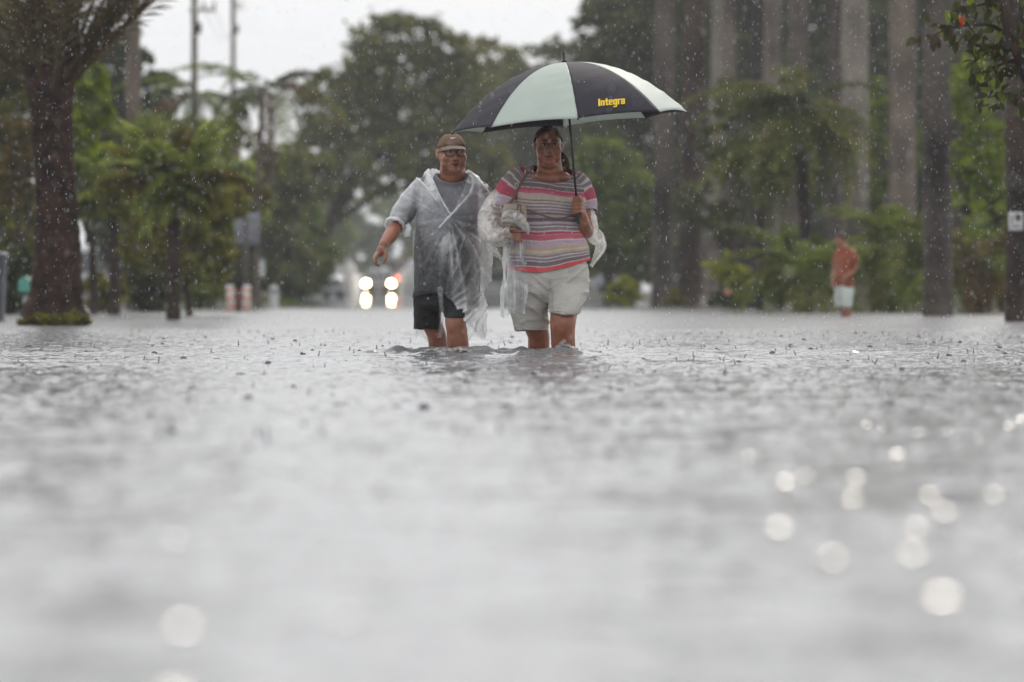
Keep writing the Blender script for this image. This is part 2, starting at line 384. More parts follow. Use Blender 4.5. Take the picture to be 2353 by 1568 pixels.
# spikes, cups and collars thrown up where drops strike
M_SPL = mat('splash_water', (0.13, 0.13, 0.14), 0.08, 0.5); M_SPL.node_tree.nodes['Principled BSDF'].inputs['IOR'].default_value = 1.333
gs_v, gs_f, nv = [], [], 0
def lathe(c, prof, n=7, lean=(0, 0)):
    th = np.linspace(0, 2*np.pi, n, endpoint=False)
    V = np.vstack([np.stack([c[0]+r*np.cos(th)+lean[0]*z, c[1]+r*np.sin(th)+lean[1]*z, np.full(n, c[2]+z)], 1) for r, z in prof])
    return V, grid_faces(len(prof), n)
for k in range(1500):
    y0 = math.sqrt(R.uniform(9**2, 52**2)); x0 = R.uniform(-1, 1)*(0.3+0.097*y0); kind = R.random(); s = 0.26+0.6*R.random()**2.8
    if kind < 0.55: prof = [(0.013*s, -0.004), (0.007*s, 0.004*s), (0.0045*s, 0.018*s), (0.003*s, 0.032*s), (0.0048*s, 0.038*s), (0.0006, 0.044*s)]
    elif kind < 0.85: prof = [(0.030*s, -0.004), (0.033*s, 0.004*s), (0.036*s, 0.007*s), (0.034*s, 0.007*s), (0.030*s, 0.003*s), (0.0, -0.002)]
    else: prof = [(0.022*s, -0.004), (0.024*s, 0.006*s), (0.020*s, 0.016*s), (0.010*s, 0.022*s), (0.0006, 0.024*s)]
    V, F = lathe((x0, y0, 0.0), prof, 7, (R.normal(0, 0.25), R.normal(0, 0.2)))
    gs_v.append(V); gs_f.append(np.array(F)+nv); nv += len(V)
# added water facets aimed between sun and camera to make foreground glints
sdir = np.array(tuple(sd))
for px, py, a, b in ((1990, 985, .035, .016), (2062, 1054, .05, .022), (2165, 1392, .085, .042), (1806, 1120, .05, .022), (1850, 1106, .03, .015), (1967, 1110, .045, .02), (1958, 1160, .045, .02), (2137, 1152, .045, .018), (2170, 1190, .045, .018), (1790, 1228, .05, .022),
        (2318, 988, .035, .016), (2345, 972, .04, .018), (2028, 992, .025, .012), (2110, 1005, .025, .012), (2285, 1150, .04, .016), (2105, 1230, .045, .018), (2098, 1290, .05, .018), (1915, 1300, .05, .016), (420, 1462, .08, .026), (402, 1258, .045, .016), (795, 1440, .06, .012), (2250, 1020, .022, .011), (2180, 1000, .022, .011), (1720, 1060, .03, .012)):
    Y = yw(py); c = np.array([(px-CX)*Y/FOC, Y, 0.012]); v = np.array([0, 0, CAMZ])-c; v /= np.linalg.norm(v); nn = v+sdir; nn /= np.linalg.norm(nn)
    e = np.cross(nn, (0, 0, 1)); e /= np.linalg.norm(e); g_ = np.cross(e, nn); th = np.linspace(0, 2*np.pi, 14, endpoint=False)
    k_ = .17 if (px < 900 or py == 1392) else .25; a, b = a*k_, b*k_; top = c+np.cos(th)[:, None]*e*a+np.sin(th)[:, None]*g_*b; mid = c+np.cos(th)[:, None]*e*a*.5+np.sin(th)[:, None]*g_*b*.5
    low = top+np.stack([np.cos(th)*a*.35, np.sin(th)*.03+.01, 0*th], 1); low[:, 2] = -.01
    V = np.vstack([low, top, top-nn*.0004*0+0*top, mid]); F = [(i, (i+1) % 14, 14+(i+1) % 14, 14+i) for i in range(14)]+[(28+i, 28+(i+1) % 14, 42+(i+1) % 14, 42+i) for i in range(14)]+[(42, 42+i, 42+i+1, 42+i+1) for i in range(1, 13)]
    gs_v.append(V); gs_f.append(np.array(F)+nv); nv += len(V)
o = link('splashes_and_glints', mesh_of('splashes_and_glints', np.vstack(gs_v), np.vstack(gs_f), M_SPL)); o['kind'] = 'stuff'; o['label'] = 'tiny spikes and cups of water where raindrops hit the flood, with added glint facets'

# falling rain
M_RAIN = mat('rain_drop', (0.75, 0.77, 0.8), 0.15, 0.6, transl=0.6)
n = 16000; yr = np.cbrt(R.uniform(11**3, 66**3, n)); xr_ = R.uniform(-1, 1, n)*(0.3+0.096*yr); zr = 0.02+R.uniform(0, 1, n)**0.8*(0.4+0.052*yr)
lr = R.uniform(0.003, 0.010, n)*(1+(R.random(n) > 0.93)); wr = R.uniform(0.0008, 0.0022, n)
sel = zr > 0.03; yr, xr_, zr, lr, wr = yr[sel], xr_[sel], zr[sel], lr[sel], wr[sel]; n = len(yr)
D = np.stack([wr, 0*wr, 0*wr], 1), np.stack([0*wr, wr, 0*wr], 1), np.stack([lr*0.06, 0*lr, lr], 1)
C = np.stack([xr_, yr, zr], 1)
VR = np.stack([C+D[0], C+D[1], C-D[0], C-D[1], C+D[2], C-D[2]], 1).reshape(-1, 3)
fb = np.array([(0, 1, 4), (1, 2, 4), (2, 3, 4), (3, 0, 4), (1, 0, 5), (2, 1, 5), (3, 2, 5), (0, 3, 5)])
FR = (fb[None]+6*np.arange(n)[:, None, None]).reshape(-1, 3)
o = link('rain', mesh_of('rain', VR, FR, M_RAIN)); o['kind'] = 'stuff'; o['label'] = 'falling raindrops all through the street'
# ------------------------------------------------------------------ vegetation
def leafmat(name, transl=0.36, rough=0.7): return mat(name, (0.06, 0.08, 0.03), rough, 0.12, attr='tint', transl=transl)
M_LEAF = leafmat('tree_leaf'); M_FROND = leafmat('palm_frond', 0.42, 0.65)
M_BARK = mat('wet_dark_bark', (0.085, 0.060, 0.048), 0.85, 0.1, col2=(0.022, 0.016, 0.014), vscale=2.5, bump=0.8, bscale=9, stretch=(1, 1, 0.3))
M_BOOT = mat('date_palm_boots', (0.062, 0.034, 0.026), 0.9, 0.08, col2=(0.013, 0.008, 0.007), vscale=6, bump=0.9, bscale=16)
M_PALMG = mat('pale_grey_palm_bark', (0.29, 0.255, 0.215), 0.85, 0.12, col2=(0.10, 0.085, 0.075), vscale=1.6, bump=0.5, bscale=6, stretch=(1, 1, 0.5))
M_PALMT = mat('tan_grey_palm_bark', (0.20, 0.16, 0.128), 0.85, 0.12, col2=(0.065, 0.052, 0.045), vscale=1.7, bump=0.5, bscale=6, stretch=(1, 1, 0.5))
M_PALMD = mat('dark_grey_palm_bark', (0.135, 0.115, 0.10), 0.85, 0.1, col2=(0.025, 0.02, 0.018), vscale=1.4, bump=0.6, bscale=7, stretch=(1, 1, 0.4))
M_PALMB = mat('blackish_bark', (0.045, 0.033, 0.030), 0.8, 0.15, col2=(0.022, 0.017, 0.016), vscale=4, bump=0.7, bscale=9, stretch=(1, 1, 0.3))
GREEN = dict(oak=((0.205, 0.209, 0.052), (0.062, 0.068, 0.018)), olive=((0.210, 0.198, 0.036), (0.079, 0.079, 0.016)), grey=((0.121, 0.135, 0.045), (0.047, 0.055, 0.020)),
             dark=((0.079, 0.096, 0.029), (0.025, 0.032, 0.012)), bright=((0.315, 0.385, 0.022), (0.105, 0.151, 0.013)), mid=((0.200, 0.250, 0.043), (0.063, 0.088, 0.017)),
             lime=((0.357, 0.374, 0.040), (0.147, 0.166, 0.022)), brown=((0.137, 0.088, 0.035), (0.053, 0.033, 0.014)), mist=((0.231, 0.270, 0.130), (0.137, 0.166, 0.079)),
             rust=((0.179, 0.120, 0.029), (0.063, 0.057, 0.014)), sage=((0.326, 0.374, 0.083), (0.121, 0.156, 0.030)), straw=((0.179, 0.146, 0.076), (0.074, 0.058, 0.031)))
def leaf_cloud(lobes, n, size, tone, seed, clump=0.16, shell=0.55, drop=0.0):
    """leaf-sized faces gathered in clumps through the outer part of each lobe; lobes are (centre, radii)"""
    r = rnd(seed); w = np.array([l[1][0]*l[1][2] for l in lobes]); w = w/w.sum(); V = np.zeros((n, 4, 3)); C = np.zeros((n, 3))
    hi, lo = (np.array(x) for x in GREEN[tone]); nc = max(8, n//26)
    li = r.choice(len(lobes), nc, p=w)
    d = r.normal(size=(nc, 3)); d /= np.linalg.norm(d, axis=1)[:, None]; rad = shell+(1-shell)*r.random(nc)**0.6
    ctr = np.array([lobes[i][0] for i in li], dtype=float); rr = np.array([lobes[i][1] for i in li], dtype=float)
    cc = ctr+d*rr*rad[:, None]; ctint = r.random(nc)
    k = r.integers(0, nc, n); sc = rr[k].min(axis=1)*clump
    p = cc[k]+r.normal(size=(n, 3))*sc[:, None]*np.array([1.2, 1.2, 0.75])
    a = r.normal(size=(n, 3)); a[:, 2] *= 0.6; a[:, 2] -= drop; a /= np.linalg.norm(a, axis=1)[:, None]
    b = np.cross(a, r.normal(size=(n, 3))); b /= np.linalg.norm(b, axis=1)[:, None]
    s = size*r.uniform(0.55, 1.25, n)[:, None]
    V[:, 0] = p-a*s; V[:, 1] = p-b*s*0.5; V[:, 2] = p+a*s; V[:, 3] = p+b*s*0.5
    t = np.clip(0.6*ctint[k]+0.4*r.random(n), 0, 1)[:, None]; C = lo+(hi-lo)*t
    F = np.arange(n*4).reshape(n, 4)
    return V.reshape(-1, 3), F, np.repeat(C, 4, 0)
def limb(a, b, r0, r1, seed, wob=0.12, n=9):
    a, b = np.array(tuple(a), dtype=float), np.array(tuple(b), dtype=float); L = np.linalg.norm(b-a); t = np.linspace(0, 1, 9)[:, None]
    P = a+(b-a)*t+wob*L*0.5*np.sin(t*math.pi)*np.array([vnoise(np.array([[seed*1.7, k, 0.3]]))[0] for k in range(3)])+wob*L*0.15*vnoise(np.hstack([t*3+seed, t, t]), seed)[:, None]
    return tube(P, np.linspace(r0, r1, 9), n)
def broad_tree(name, label, Y, base, lobes, tone, n, seed, size=0.2, trunk_r=0.25, cat='tree', group=None, forks=5, clump=0.16, mat_b=None):
    """base: (px, -) foot of the trunk; lobes: (px, py, rx, ry) outline surveyed at distance Y, given real depth"""
    s = Y/FOC; bx = (base-CX)*s; g = float(ground_z(np.array(bx), np.array(Y)))
    t = thing(name, label, cat, (bx, Y, g), group); r = rnd(seed+900)
    L = []
    for (px, py, rx, ry) in lobes:
        c = W(px, py, Y+r.uniform(-0.5, 0.5)*rx*s); L.append((np.array(c), np.array([rx*s, max(rx, ry*0.6)*s*0.9, ry*s])))
    top = np.mean([l[0] for l in L], axis=0); mb = mat_b or M_BARK
    fork = np.array([bx*0.6+top[0]*0.4, Y, g+(top[2]-g)*0.45])
    V, F = limb((bx, Y, g-0.4), fork, trunk_r*1.25, trunk_r*0.8, seed, 0.1, 12); part('trunk', V, F, mb, t)
    for i, l in enumerate(L[:forks]):
        V, F = limb(fork-np.array([0, 0, 0.1]), l[0]+np.array([0, 0, l[1][2]*0.3]), trunk_r*0.55, trunk_r*0.12, seed+i+1, 0.25); part('limb', V, F, mb, t)
    V, F, C = leaf_cloud(L, n, size, tone, seed, clump); part('crown', V, F, M_LEAF, t, False, C)
    return t
def bush(name, label, Y, px, py, rx, ry, tone, n, seed, size=0.09, base_py=None, cat='bush', group=None, drop=0.0):
    s = Y/FOC; bx = (px-CX)*s; g = float(ground_z(np.array(bx), np.array(Y))); t = thing(name, label, cat, (bx, Y, g), group); r = rnd(seed+77)
    L = []
    for k in range(6):
        a, b = r.uniform(-0.5, 0.5), r.uniform(-0.4, 0.45)
        c = W(px+a*rx, py+b*ry, Y+r.uniform(-0.4, 0.4)*rx*s); L.append((np.array(c), np.array([rx*s*0.6, rx*s*0.6, ry*s*0.62])))
    for k in range(4):
        V, F = limb((bx+r.uniform(-0.15, 0.15), Y, g-0.1), L[k][0], 0.03, 0.01, seed+k, 0.2, 6); part('stem', V, F, M_BARK, t)
    V, F, C = leaf_cloud(L, n, size, tone, seed, 0.2, 0.3, drop); part('leaves', V, F, M_LEAF, t, False, C)
    return t
def frond_mesh(L, droop, tone, seed, leaf=0.42, nl=34, wid=0.028, hang=0.5):
    """feather frond along +X, arching over and drooping, with paired leaflets"""
    r = rnd(seed); hi, lo = (np.array(x) for x in GREEN[tone]); t = np.linspace(0, 1, 16)
    P = np.stack([L*(t-0.12*droop*t**3), 0.05*L*np.sin(t*2+seed), L*(0.10*t-droop*0.55*t**2.2)], 1)
    V, F = tube(P, np.linspace(0.022, 0.004, 16)*L/2.2, 5); V = [V]; C = [np.tile((hi+lo)/2, (len(V[0]), 1))]; n = len(V[0])
    for k in range(nl):
        q = 0.14+0.86*k/(nl-1); p = np.array([np.interp(q, t, P[:, i]) for i in range(3)]); tg = np.array([np.interp(min(q+0.03, 1), t, P[:, i])-np.interp(q-0.03, t, P[:, i]) for i in range(3)]); tg /= np.linalg.norm(tg)
        ll = leaf*(0.35+0.65*math.sin(math.pi*min(1, 0.15+q*0.9)))*r.uniform(0.8, 1.15)
        for sgn in (-1, 1):
            d = tg*r.uniform(0.35, 0.75)+np.array([0, sgn, 0])*0.8+np.array([0, 0, r.uniform(-0.1, 0.25)]); d /= np.linalg.norm(d)
            e = d*0.65+np.array([0, 0, -hang]); w = tg*wid*r.uniform(0.8, 1.3)
            V.append(np.array([p-w*0.5, p+w*0.5, p+d*ll*0.5+w, p+d*ll*0.5-w, p+d*ll*0.5+e*ll*0.5]))
            F += [(n, n+1, n+2, n+3), (n+3, n+2, n+4)]; n += 5; C.append(np.tile(lo+(hi-lo)*r.random(), (5, 1)))
    return mesh_of('frond', np.vstack(V), F, M_FROND, False, np.vstack(C))
def fan_mesh(L, tone, seed, ns=26):
    """fan frond along +X: stalk and a pleated, split, hanging fan"""
    r = rnd(seed); hi, lo = (np.array(x) for x in GREEN[tone]); st = L*0.45
    t = np.linspace(0, 1, 8); P = np.stack([st*t, 0*t, st*(0.25*t-0.35*t**2)], 1); V, F = tube(P, 0.014*L, 5)
    V = [V]; n = len(V[0]); C = [np.tile(hi*0.8, (n, 1))]; c = P[-1]
    for k in range(ns):
        a = math.radians(-125+250*(k+0.5)/ns); da = math.radians(250/ns*0.52); ll = (L-st)*(1-0.25*abs(a)/2.2)*r.uniform(0.85, 1.1); pts = [c]
        for q, f in ((0.55, -1), (0.55, 1), (1.0, 0)):
            aa = a+da*f*0.95; pts.append(c+np.array([math.cos(aa), math.sin(aa), 0])*ll*q+np.array([0, 0, (0.05*f if f else 0)*ll-0.42*ll*q**2]))
        V.append(np.array(pts)); F += [(n, n+1, n+3), (n, n+3, n+2)]; n += 4; C.append(np.tile(lo+(hi-lo)*r.random(), (4, 1)))
    return mesh_of('frond', np.vstack(V), F, M_FROND, False, np.vstack(C))
def palm_trunk(P, Rr, n=24, kind='ring', seed=0):
    P = interp(np.column_stack([np.linspace(0, 1, len(P)), np.array([tuple(p) for p in P]), Rr]), 150); V, F = tube(P[:, 1:4], P[:, 4], n)
    ax = np.repeat(P[:, 1:4], n, 0); d = V-ax; r0 = np.linalg.norm(d, axis=1)[:, None]+1e-9; th = np.tile(np.linspace(0, 2*np.pi, n, endpoint=False), 150); z = ax[:, 2]
    if kind == 'boot':
        q = z*7.0; f = np.maximum(np.abs(((th*8/6.283+q*0.5) % 1)-0.5), np.abs(((th*8/6.283-q*0.5) % 1)-0.5)); k = 0.05*(0.5-f)*2+0.03*vnoise(np.stack([th*3, z*4, 0*z], 1), seed)
    else: k = 0.012*np.sign(np.sin(z*24))*np.abs(np.sin(z*24))**0.4+0.02*vnoise(np.stack([np.cos(th), np.sin(th), z*1.5], 1), seed)
    return ax+d/r0*(r0+k[:, None]*0.6), F
def palm(name, label, Y, pts, mb, meshes, fr, seed, kind='ring', cat='palm tree', group=None, crown=None):
    """pts: (px, py, half-width px) up the trunk, foot first; fr: (azimuth, elevation, scale) per frond"""
    s = Y/FOC; P = [W(a, b, Y) for a, b, c in pts]; P[0].z -= 0.35; t = thing(name, label, cat, (P[0].x, Y, P[0].z), group)
    V, F = palm_trunk(P, [c*s for a, b, c in pts], 24, kind, seed); part('trunk', V, F, mb, t)
    top = np.array(crown if crown is not None else P[-1]); r = rnd(seed)
    for i, (az, el, sc) in enumerate(fr):
        o = link('frond', meshes[i % len(meshes)], t)
        o.matrix_local = Matrix.Translation(Vector(top-ROOT[t.name]+np.array([math.cos(az), math.sin(az), 0])*0.08)) @ Matrix.Rotation(az, 4, 'Z') @ Matrix.Rotation(-el, 4, 'Y') @ Matrix.Rotation(r.uniform(-0.5, 0.5), 4, 'X') @ Matrix.Scale(sc, 4)
    return t
def spray(n, seed, e0, e1, s0=0.85, s1=1.15):
    r = rnd(seed); return [(6.2832*(i*0.382 % 1)+r.uniform(-0.3, 0.3), r.uniform(e0, e1), r.uniform(s0, s1)) for i in range(n)]

# far and middle-distance trees
broad_tree('oak_tree', 'tall broad oak spreading over the street behind the man in the cap', 190, 668,
    [(905, 110, 95, 80), (1000, 120, 70, 70), (800, 250, 110, 100), (950, 260, 130, 120), (1050, 230, 80, 120), (735, 335, 70, 80), (860, 375, 130, 75), (1005, 370, 120, 75), (700, 430, 60, 60), (1080, 390, 80, 110), (855, 190, 80, 80)], 'oak', 12500, 11, 0.20, 0.22, forks=8)
broad_tree('oak_tree', 'olive topped tree between the tall oak and the umbrella', 262, 1120, [(1130, 150, 75, 65), (1080, 240, 90, 100), (1190, 230, 90, 90), (1130, 350, 120, 110), (1110, 470, 120, 100), (1100, 580, 130, 80)], 'olive', 7500, 12, 0.30)
broad_tree('oak_tree', 'grey green tree with its crown behind the umbrella finial', 235, 1270, [(1290, 160, 85, 75), (1230, 260, 90, 110), (1350, 250, 100, 120), (1260, 420, 110, 120), (1380, 420, 100, 120), (1300, 570, 140, 90)], 'grey', 8000, 13, 0.28)
broad_tree('oak_tree', 'tall grey green tree just left of the pale palm trunks', 172, 1440, [(1400, 60, 75, 90), (1470, 30, 100, 110), (1470, 190, 110, 140), (1400, 330, 90, 120), (1490, 380, 120, 130), (1430, 520, 110, 100), (1560, 90, 120, 150)], 'grey', 10500, 14, 0.22)
for i, (px, ln, tone) in enumerate(((1600, 'behind the paired dark trunks', 'grey'), (1760, 'behind the thin black trunk', 'dark'), (1930, 'behind the widest pale grey palm trunk', 'grey'), (2110, 'behind the person in orange', 'dark'), (2300, 'at the far right behind the trunk with a notice', 'oak'))):
    broad_tree('woodland_tree', 'shady tall tree closing the view '+ln, 198-5*(i % 3), px, [(px-40, -60, 120, 130), (px+50, 60, 110, 130), (px-50, 210, 110, 120), (px+40, 350, 110, 120), (px-20, 490, 115, 110), (px+20, 610, 120, 80)], tone, 9500, 20+i, 0.30, 0.3, group='shady trees behind the palm trunks')
broad_tree('street_tree', 'hazy pale tree at the far end of the street above the headlights', 430, 930, [(880, 510, 80, 60), (1000, 500, 90, 80), (830, 570, 70, 50), (960, 590, 100, 40), (780, 520, 50, 60)], 'mist', 4200, 31, 0.5)  # distance haze is painted into this pale leaf tone
broad_tree('street_tree', 'round green tree beyond the grey sign on the verge', 300, 690, [(690, 470, 90, 75), (740, 530, 60, 70), (640, 560, 80, 80), (710, 590, 80, 50)], 'mid', 6500, 32, 0.34)
broad_tree('street_tree', 'dark leaning tree with a bare limb left of the street', 165, 672, [(640, 410, 75, 70), (600, 500, 80, 80), (690, 400, 70, 50), (560, 600, 90, 70), (650, 600, 70, 60)], 'oak', 8000, 33, 0.19, 0.2)
broad_tree('street_tree', 'dense dark tree behind the pale left palm trunk', 140, 330, [(270, 150, 60, 90), (340, 210, 50, 70), (240, 260, 70, 90), (330, 330, 70, 100), (400, 420, 80, 90), (250, 420, 90, 90), (480, 500, 80, 80), (330, 560, 100, 90)], 'dark', 11000, 34, 0.17)
broad_tree('street_tree', 'bushy olive tree at the far left edge behind the shaggy palm', 98, -30, [(-30, 80, 90, 120), (40, 260, 70, 110), (-20, 420, 80, 110), (50, 520, 70, 90), (20, 640, 80, 70)], 'olive', 10000, 35, 0.13)
broad_tree('street_tree', 'bright yellow green tree peeping past the shaggy palm trunk', 84, 215, [(205, 180, 36, 42), (225, 250, 30, 50), (190, 320, 34, 45), (240, 370, 50, 40), (180, 240, 20, 50)], 'bright', 3800, 36, 0.09, 0.06)
broad_tree('street_tree', 'brown tinged tree under the two utility poles', 160, 480, [(470, 330, 80, 60), (560, 360, 70, 60), (520, 440, 110, 70), (430, 520, 80, 70)], 'brown', 2600, 37, 0.15, 0.15)
broad_tree('street_tree', 'mid green tree under the umbrella rim between woman and trunks', 150, 1400, [(1390, 400, 70, 80), (1450, 480, 70, 90), (1380, 560, 70, 60), (1470, 590, 60, 60), (1310, 600, 60, 60)], 'mid', 7000, 38, 0.16, 0.15)
broad_tree('street_tree', 'yellow green tree glowing between the two right hand trunks', 96, 2240, [(2240, 210, 60, 70), (2270, 330, 50, 90), (2220, 400, 50, 80), (2280, 500, 50, 90), (2230, 610, 55, 80)], 'bright', 5500, 39, 0.10, 0.09)

# palms
FE = [frond_mesh(2.9, d, 'brown' if k == 2 else 'straw', 40+k, 0.42, 44, 0.013, 0.25) for k, d in enumerate((0.10, 0.25, 0.16))]
palm('date_palm', 'shaggy dark brown date palm with flared foot standing in the flood', yw(747), [(127, 747, 84), (127, 728, 74), (130, 690, 62), (134, 640, 55), (134, 560, 48), (128, 460, 44), (122, 330, 43), (118, 200, 52), (118, 100, 58), (120, 0, 54), (121, -80, 46)], M_BOOT, FE,
     spray(30, 3, 0.7, 1.3, 0.9, 1.2)+[(3.3, 0.55, 0.9), (2.9, 0.6, 0.9), (-0.2, 0.75, 1.0), (0.15, 0.85, 1.0), (-0.1, 0.7, 1.1), (0.3, 0.95, 1.1), (-0.4, 0.9, 1.1), (3.0, 0.8, 1.0)], 41, 'boot', crown=W(119, 225, yw(747)))
FP = [frond_mesh(1.9, d, tn, 50+k, 0.4, 30, 0.03) for k, (d, tn) in enumerate(((1.1, 'dark'), (1.4, 'mid'), (1.2, 'brown')))]
palm('coconut_palm', 'slim palm with drooping fronds against the sky right of the poles', 112, [(592, 705, 9), (590, 560, 7), (594, 420, 6), (600, 300, 6), (600, 205, 7)], M_PALMT, FP, spray(16, 5, -0.35, 0.75, 0.75, 1.1), 42)
palm('coconut_palm', 'slim palm with browning fronds in front of the first pole', 118, [(470, 706, 9), (462, 560, 7), (455, 420, 6), (448, 300, 6), (445, 215, 7)], M_PALMT, FP[::-1], spray(15, 6, -0.5, 0.6, 0.7, 1.05), 43)
FS = [fan_mesh(1.15, tn, 60+k) for k, tn in enumerate(('sage', 'mid', 'sage', 'olive', 'rust'))]
palm('sabal_palm', 'short sabal palm with a full green crown left of the grey sign', yw(735), [(400, 737, 16), (400, 650, 15), (400, 560, 15), (398, 460, 17), (396, 400, 18)], M_BARK, FS, spray(44, 7, -1.0, 1.2, 0.42, 0.8), 44)
palm('sabal_palm', 'leaning sabal palm rising between the pale left trunk and the first pole', 99, [(350, 714, 12), (346, 600, 11), (340, 480, 11), (334, 350, 12)], M_BARK, FS[2:]+FS[:2], spray(36, 17, -0.9, 1.1, 0.65, 1.05), 57)
palm('sabal_palm', 'low sabal palm directly left of the grey sign', 112, [(486, 706, 12), (488, 620, 11), (490, 520, 11), (492, 450, 12)], M_BARK, FS[3:]+FS[:3], spray(36, 18, -0.95, 1.1, 0.7, 1.1), 58)
palm('sabal_palm', 'bushy sabal palm right beside the shaggy date palm', 83, [(262, 724, 14), (262, 620, 13), (262, 520, 13), (258, 420, 15)], M_BARK, FS[1:4]+FS[:1], spray(34, 8, -0.9, 1.1, 0.55, 0.95), 45)
FR_ = [frond_mesh(1.75, d, tn, 70+k, 0.42, 30, 0.024, 0.8) for k, (d, tn) in enumerate(((1.2, 'oak'), (1.5, 'oak'), (1.35, 'dark')))]
palm('arching_palm', 'dark arching palm in front of the pale trunks above the orange shirt', 92, [(1852, 716, 15), (1850, 600, 14), (1846, 480, 13), (1838, 350, 14), (1832, 260, 14)], M_PALMB, FR_, spray(46, 9, -0.85, 1.0, 0.6, 1.1), 46)
palm('arching_palm', 'lower arching palm leaning left of the dark one above the orange shirt', 96, [(1748, 712, 9), (1748, 600, 8), (1750, 500, 8), (1756, 400, 8), (1762, 345, 9)], M_PALMB, FR_[::-1], spray(34, 19, -0.9, 0.8, 0.5, 0.8), 56)
FB = [frond_mesh(1.25, d, tn, 80+k, 0.36, 26, 0.022, 0.9) for k, (d, tn) in enumerate(((1.0, 'mid'), (1.3, 'oak'), (1.2, 'mid')))]
palm('clumping_palm', 'low rounded green palm clump left of the person in orange', 88, [(1838, 722, 14), (1838, 690, 14), (1838, 640, 13)], M_PALMB, FB, spray(30, 10, -0.5, 1.25, 0.75, 1.1), 47)
palm('clumping_palm', 'low shaggy palm clump right of the person in orange', 90, [(2052, 720, 15), (2052, 650, 14), (2052, 560, 13)], M_PALMB, FB[1:]+FB[:1], spray(32, 12, -0.95, 1.15, 0.8, 1.15), 48)
palm('clumping_palm', 'russet tipped palm clump between the two right hand trunks', 86, [(2250, 722, 14), (2250, 660, 13), (2252, 590, 12)], M_PALMB, [frond_mesh(1.3, 1.2, tn, 90+k, 0.36, 26, 0.024, 0.9) for k, tn in enumerate(('rust', 'mid', 'brown'))], spray(26, 13, -0.9, 1.1, 0.8, 1.1), 49)

# tall bare trunks whose crowns are above the picture
TG = 'tall palm trunks rising out of the picture'
FT = [frond_mesh(2.6, d, 'mid', 95+k, 0.6, 24, 0.05) for k, d in enumerate((0.9, 1.1))]
def tall(label, py, x0, x1, mb, seed, lean=0, taper=0.9, h=11.0):
    Y = yw(py); c, w = (x0+x1)/2, (x1-x0)/2; topy = HY-(h-CAMZ)*FOC/Y
    pts = [(c, py, w*1.12), (c, py-40, w*1.02)]+[(c+lean*q, py-40+(topy-py+40)*q, w*(1-(1-taper)*q)) for q in (0.12, 0.3, 0.6, 1.0)]
    palm('royal_palm', label, Y, pts, mb, FT, spray(9, seed, 0.2, 1.2), seed, group=TG)
tall('pale grey palm trunk at the left behind the two sabal palms', 712, 289, 325, M_PALMT, 101)
tall('dark grey trunk nearest the right edge of the umbrella', 703, 1498, 1546, M_PALMD, 102, 10)
tall('dark brown trunk second right of the umbrella', 702, 1557, 1610, M_BARK, 103, 24)
tall('slim pale trunk standing just left of the yellow green shrub', 700, 1622, 1650, M_PALMG, 104, 22)
tall('tan trunk rising behind the yellow green shrub', 696, 1660, 1694, M_PALMT, 105, -6)
tall('very thin blackish trunk right of the yellow green shrub', 698, 1716, 1744, M_PALMB, 106, 20)
tall('faint pale trunk far behind the thin blackish one', 690, 1752, 1790, M_PALMT, 107, -14)
tall('faint brown trunk far behind the arching palm', 689, 1800, 1846, M_PALMT, 108, 12)
tall('widest pale grey trunk rising behind the person in orange', 714, 1934, 1998, M_PALMG, 109, -6)
tall('tan grey trunk between the pale one and the mottled one', 707, 2040, 2104, M_PALMT, 110, 6)
tall('mottled dark grey trunk right of the person in orange', 726, 2122, 2188, M_PALMD, 111, -10)
tall('dark brown trunk carrying the white notice', 739, 2312, 2384, M_BARK, 112, -12)

for lb, py, x0, x1, mb, sd_, ln in (('dim brown trunk in the second row left of the slim pale trunk', 688, 1596, 1622, M_PALMT, 114, -8), 
        ('dim pale trunk in the second row above the low palm clump', 688, 1768, 1790, M_PALMG, 116, 10), ('dark brown trunk half hidden by the widest pale trunk', 690, 1896, 1934, M_BARK, 118, 8)):
    tall(lb, py, x0, x1, mb, sd_, ln)

# shrubs along the verges
bush('shrub', 'yellow green variegated shrub against the thin blackish trunk', 112, 1668, 628, 52, 46, 'lime', 1500, 121)
bush('shrub', 'low yellow green shrub beside the dark grey trunk', 120, 1437, 662, 46, 38, 'lime', 1000, 122)
bush('shrub', 'small olive shrub between the two dark trunks', 118, 1560, 690, 30, 22, 'olive', 500, 123)
bush('shrub', 'dark low shrub under the yellow green one', 108, 1690, 692, 60, 26, 'dark', 900, 124)
bush('shrub', 'mixed green shrub below the arching palm', 100, 1790, 660, 60, 56, 'mid', 1400, 125)
bush('shrub', 'tall soft green shrub filling behind the low palm clump', 97, 1830, 610, 95, 100, 'mid', 3600, 135, 0.1)
bush('shrub', 'tall green shrub between the bystander and the mottled trunk', 97, 2050, 585, 85, 120, 'mid', 3800, 136, 0.1)
bush('shrub', 'tall olive shrub between the mottled trunk and the notice', 96, 2262, 590, 70, 120, 'olive', 3400, 137, 0.1)
bush('shrub', 'brownish shrub behind the legs of the person in orange', 98, 1990, 690, 70, 36, 'brown', 1100, 126)
bush('shrub', 'rust tinted shrub at the foot of the mottled trunk', 95, 2100, 660, 70, 62, 'rust', 1400, 127)
bush('shrub', 'green shrub filling in front of the far right trunk', 92, 2300, 620, 60, 90, 'mid', 1500, 128)
bush('shrub', 'dark green shrub at the far left behind the flared palm foot', 84, 20, 650, 70, 80, 'dark', 1500, 129)
broad_tree('street_tree', 'small rust tinted tree between the left edge and the shaggy trunk', 90, 45, [(40, 315, 45, 45), (60, 370, 40, 40), (20, 420, 50, 50)], 'rust', 1800, 51, 0.09, 0.05)
broad_tree('street_tree', 'loose olive tree hanging low round the short sabal palm', 80, 440, [(290, 450, 60, 60), (500, 470, 60, 55), (350, 560, 70, 60), (480, 590, 60, 60), (420, 500, 60, 60)], 'olive', 3400, 58, 0.09, 0.05)
